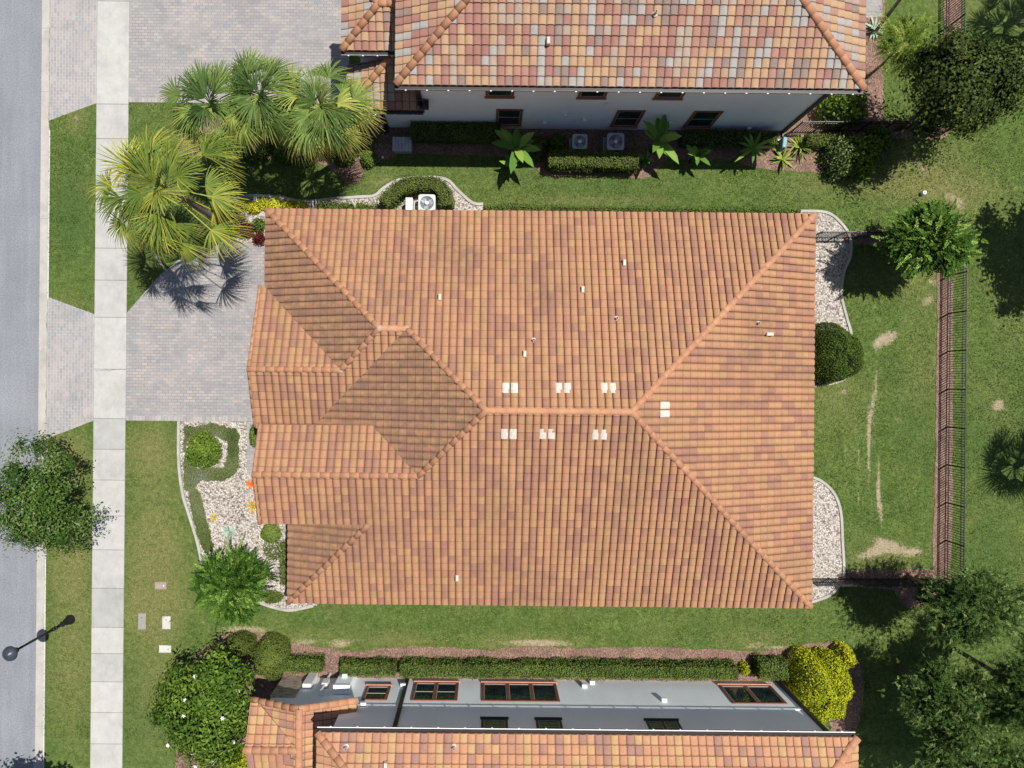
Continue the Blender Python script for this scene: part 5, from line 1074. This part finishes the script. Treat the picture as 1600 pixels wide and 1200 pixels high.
# ---------------------------------------------------------------- turf blades and fallen leaves
def inpoly(P, X, Y):
    P = np.array(P); c = np.zeros(len(X), bool); m = len(P)
    for i in range(m):
        x1, y1 = P[i]; x2, y2 = P[(i + 1) % m]
        if y1 == y2: continue
        c ^= ((y1 > Y) != (y2 > Y)) & (X < (x2 - x1) * (Y - y1) / (y2 - y1) + x1)
    return c
rs = np.random.default_rng(501); N_ = 420000
X = CX + .02 + rs.random(N_) * (26.6 - CX); Y = -17.2 + rs.random(N_) * 34.4
ok = np.ones(N_, bool)
for x0, x1, y0, y1 in ((WL - .03, WR + .03, -50, 50), (-9.3, 13.9, -9.3, 7.2), (-3.2, 14.3, 12.2, 30), (-5.7, -3, 12.2, 30), (-6.2, 14.3, -30, -14.1), (-9.6, -6, -30, -14.1)): ok &= ~((X > x0) & (X < x1) & (Y > y0) & (Y < y1))
X, Y = X[ok], Y[ok]
for P in EXC:
    P_ = np.array(P); 
    k = (X > P_[:, 0].min()) & (X < P_[:, 0].max()) & (Y > P_[:, 1].min()) & (Y < P_[:, 1].max()); idx = np.nonzero(k)[0]
    if len(idx):
        i_ = inpoly(P, X[idx], Y[idx]); keep = np.ones(len(X), bool); keep[idx[i_]] = False; X, Y = X[keep], Y[keep]
gi = np.clip(((Y - GRID['y0']) / GRID['sy']).round().astype(int), 0, GRID['dry'].shape[0] - 1); gj = np.clip(((X - GRID['x0']) / GRID['sx']).round().astype(int), 0, GRID['dry'].shape[1] - 1)
dens = (1 - 1.25 * GRID['bare'][gi, gj]) * .35 + (1 - GRID['bare'][gi, gj]) * 1.1 * nz(X, Y, .45, 71) * nz(X, Y, 1.7, 72) * 1.6; k = rs.random(len(X)) < dens; X, Y = X[k], Y[k]; n_ = len(X); DR = GRID['dry'][gi, gj][k]
M['turf'] = m_leaf('turf_blade', [(.046, .084, .016), (.082, .138, .028), (.128, .178, .042), (.24, .25, .09)], .2)
T = .40 + (nz(X, Y, .5, 73) - .5) * .7 + (nz(X, Y, 3.2, 74) - .5) * .5 + (rs.random(n_) - .5) * .32 + DR * .5
a_ = rs.random(n_) * 6.28; D = np.column_stack([np.cos(a_), np.sin(a_), .35 + .8 * rs.random(n_)]); Nn = unit(np.column_stack([rs.normal(size=n_) * .4, rs.normal(size=n_) * .4, np.ones(n_)]))
tag(link('grass_blades', leafmesh('grass_blades', np.column_stack([X, Y, np.full(n_, -.005)]), D, Nn, .045 + .06 * rs.random(n_), .018 + .022 * rs.random(n_), T), M['turf']), 'short turf blades covering the front, side and back lawns', 'grass', kind='stuff')
# fallen leaves under the trees and along the beds
M['litter'] = m_leaf('fallen_leaf', [(.12, .07, .03), (.26, .17, .07), (.40, .30, .14), (.16, .18, .05)], .1)
A = []
for px, py, r_, n0 in ((100, 770, 2.0, 60), (400, 240, 3.0, 160), (300, 400, 2.6, 90), (360, 1000, 2.5, 120), (1430, 1000, 4, 260), (1400, 250, 3.5, 200), (1385, 420, 2.4, 90), (1330, 1090, 1.8, 90), (700, 1018, 6, 120), (1060, 262, 5, 120), (380, 900, 1.6, 60)):
    c = at(px, py); u = rs.normal(size=(n0, 2)) * r_ * .45; A.append(np.column_stack([c.x + u[:, 0], c.y + u[:, 1] * (.3 if r_ >= 5 else 1), np.full(n0, .052)]))
A = np.concatenate(A); n_ = len(A); a_ = rs.random(n_) * 6.28; D = np.column_stack([np.cos(a_), np.sin(a_), rs.normal(size=n_) * .15]); Nn = unit(np.column_stack([rs.normal(size=n_) * .25, rs.normal(size=n_) * .25, np.ones(n_)]))
tag(link('leaf_litter', leafmesh('leaf_litter', A, D, Nn, .05 + .06 * rs.random(n_), .04, rs.random(n_)), M['litter']), 'small fallen leaves scattered under the trees', 'leaves', kind='stuff')
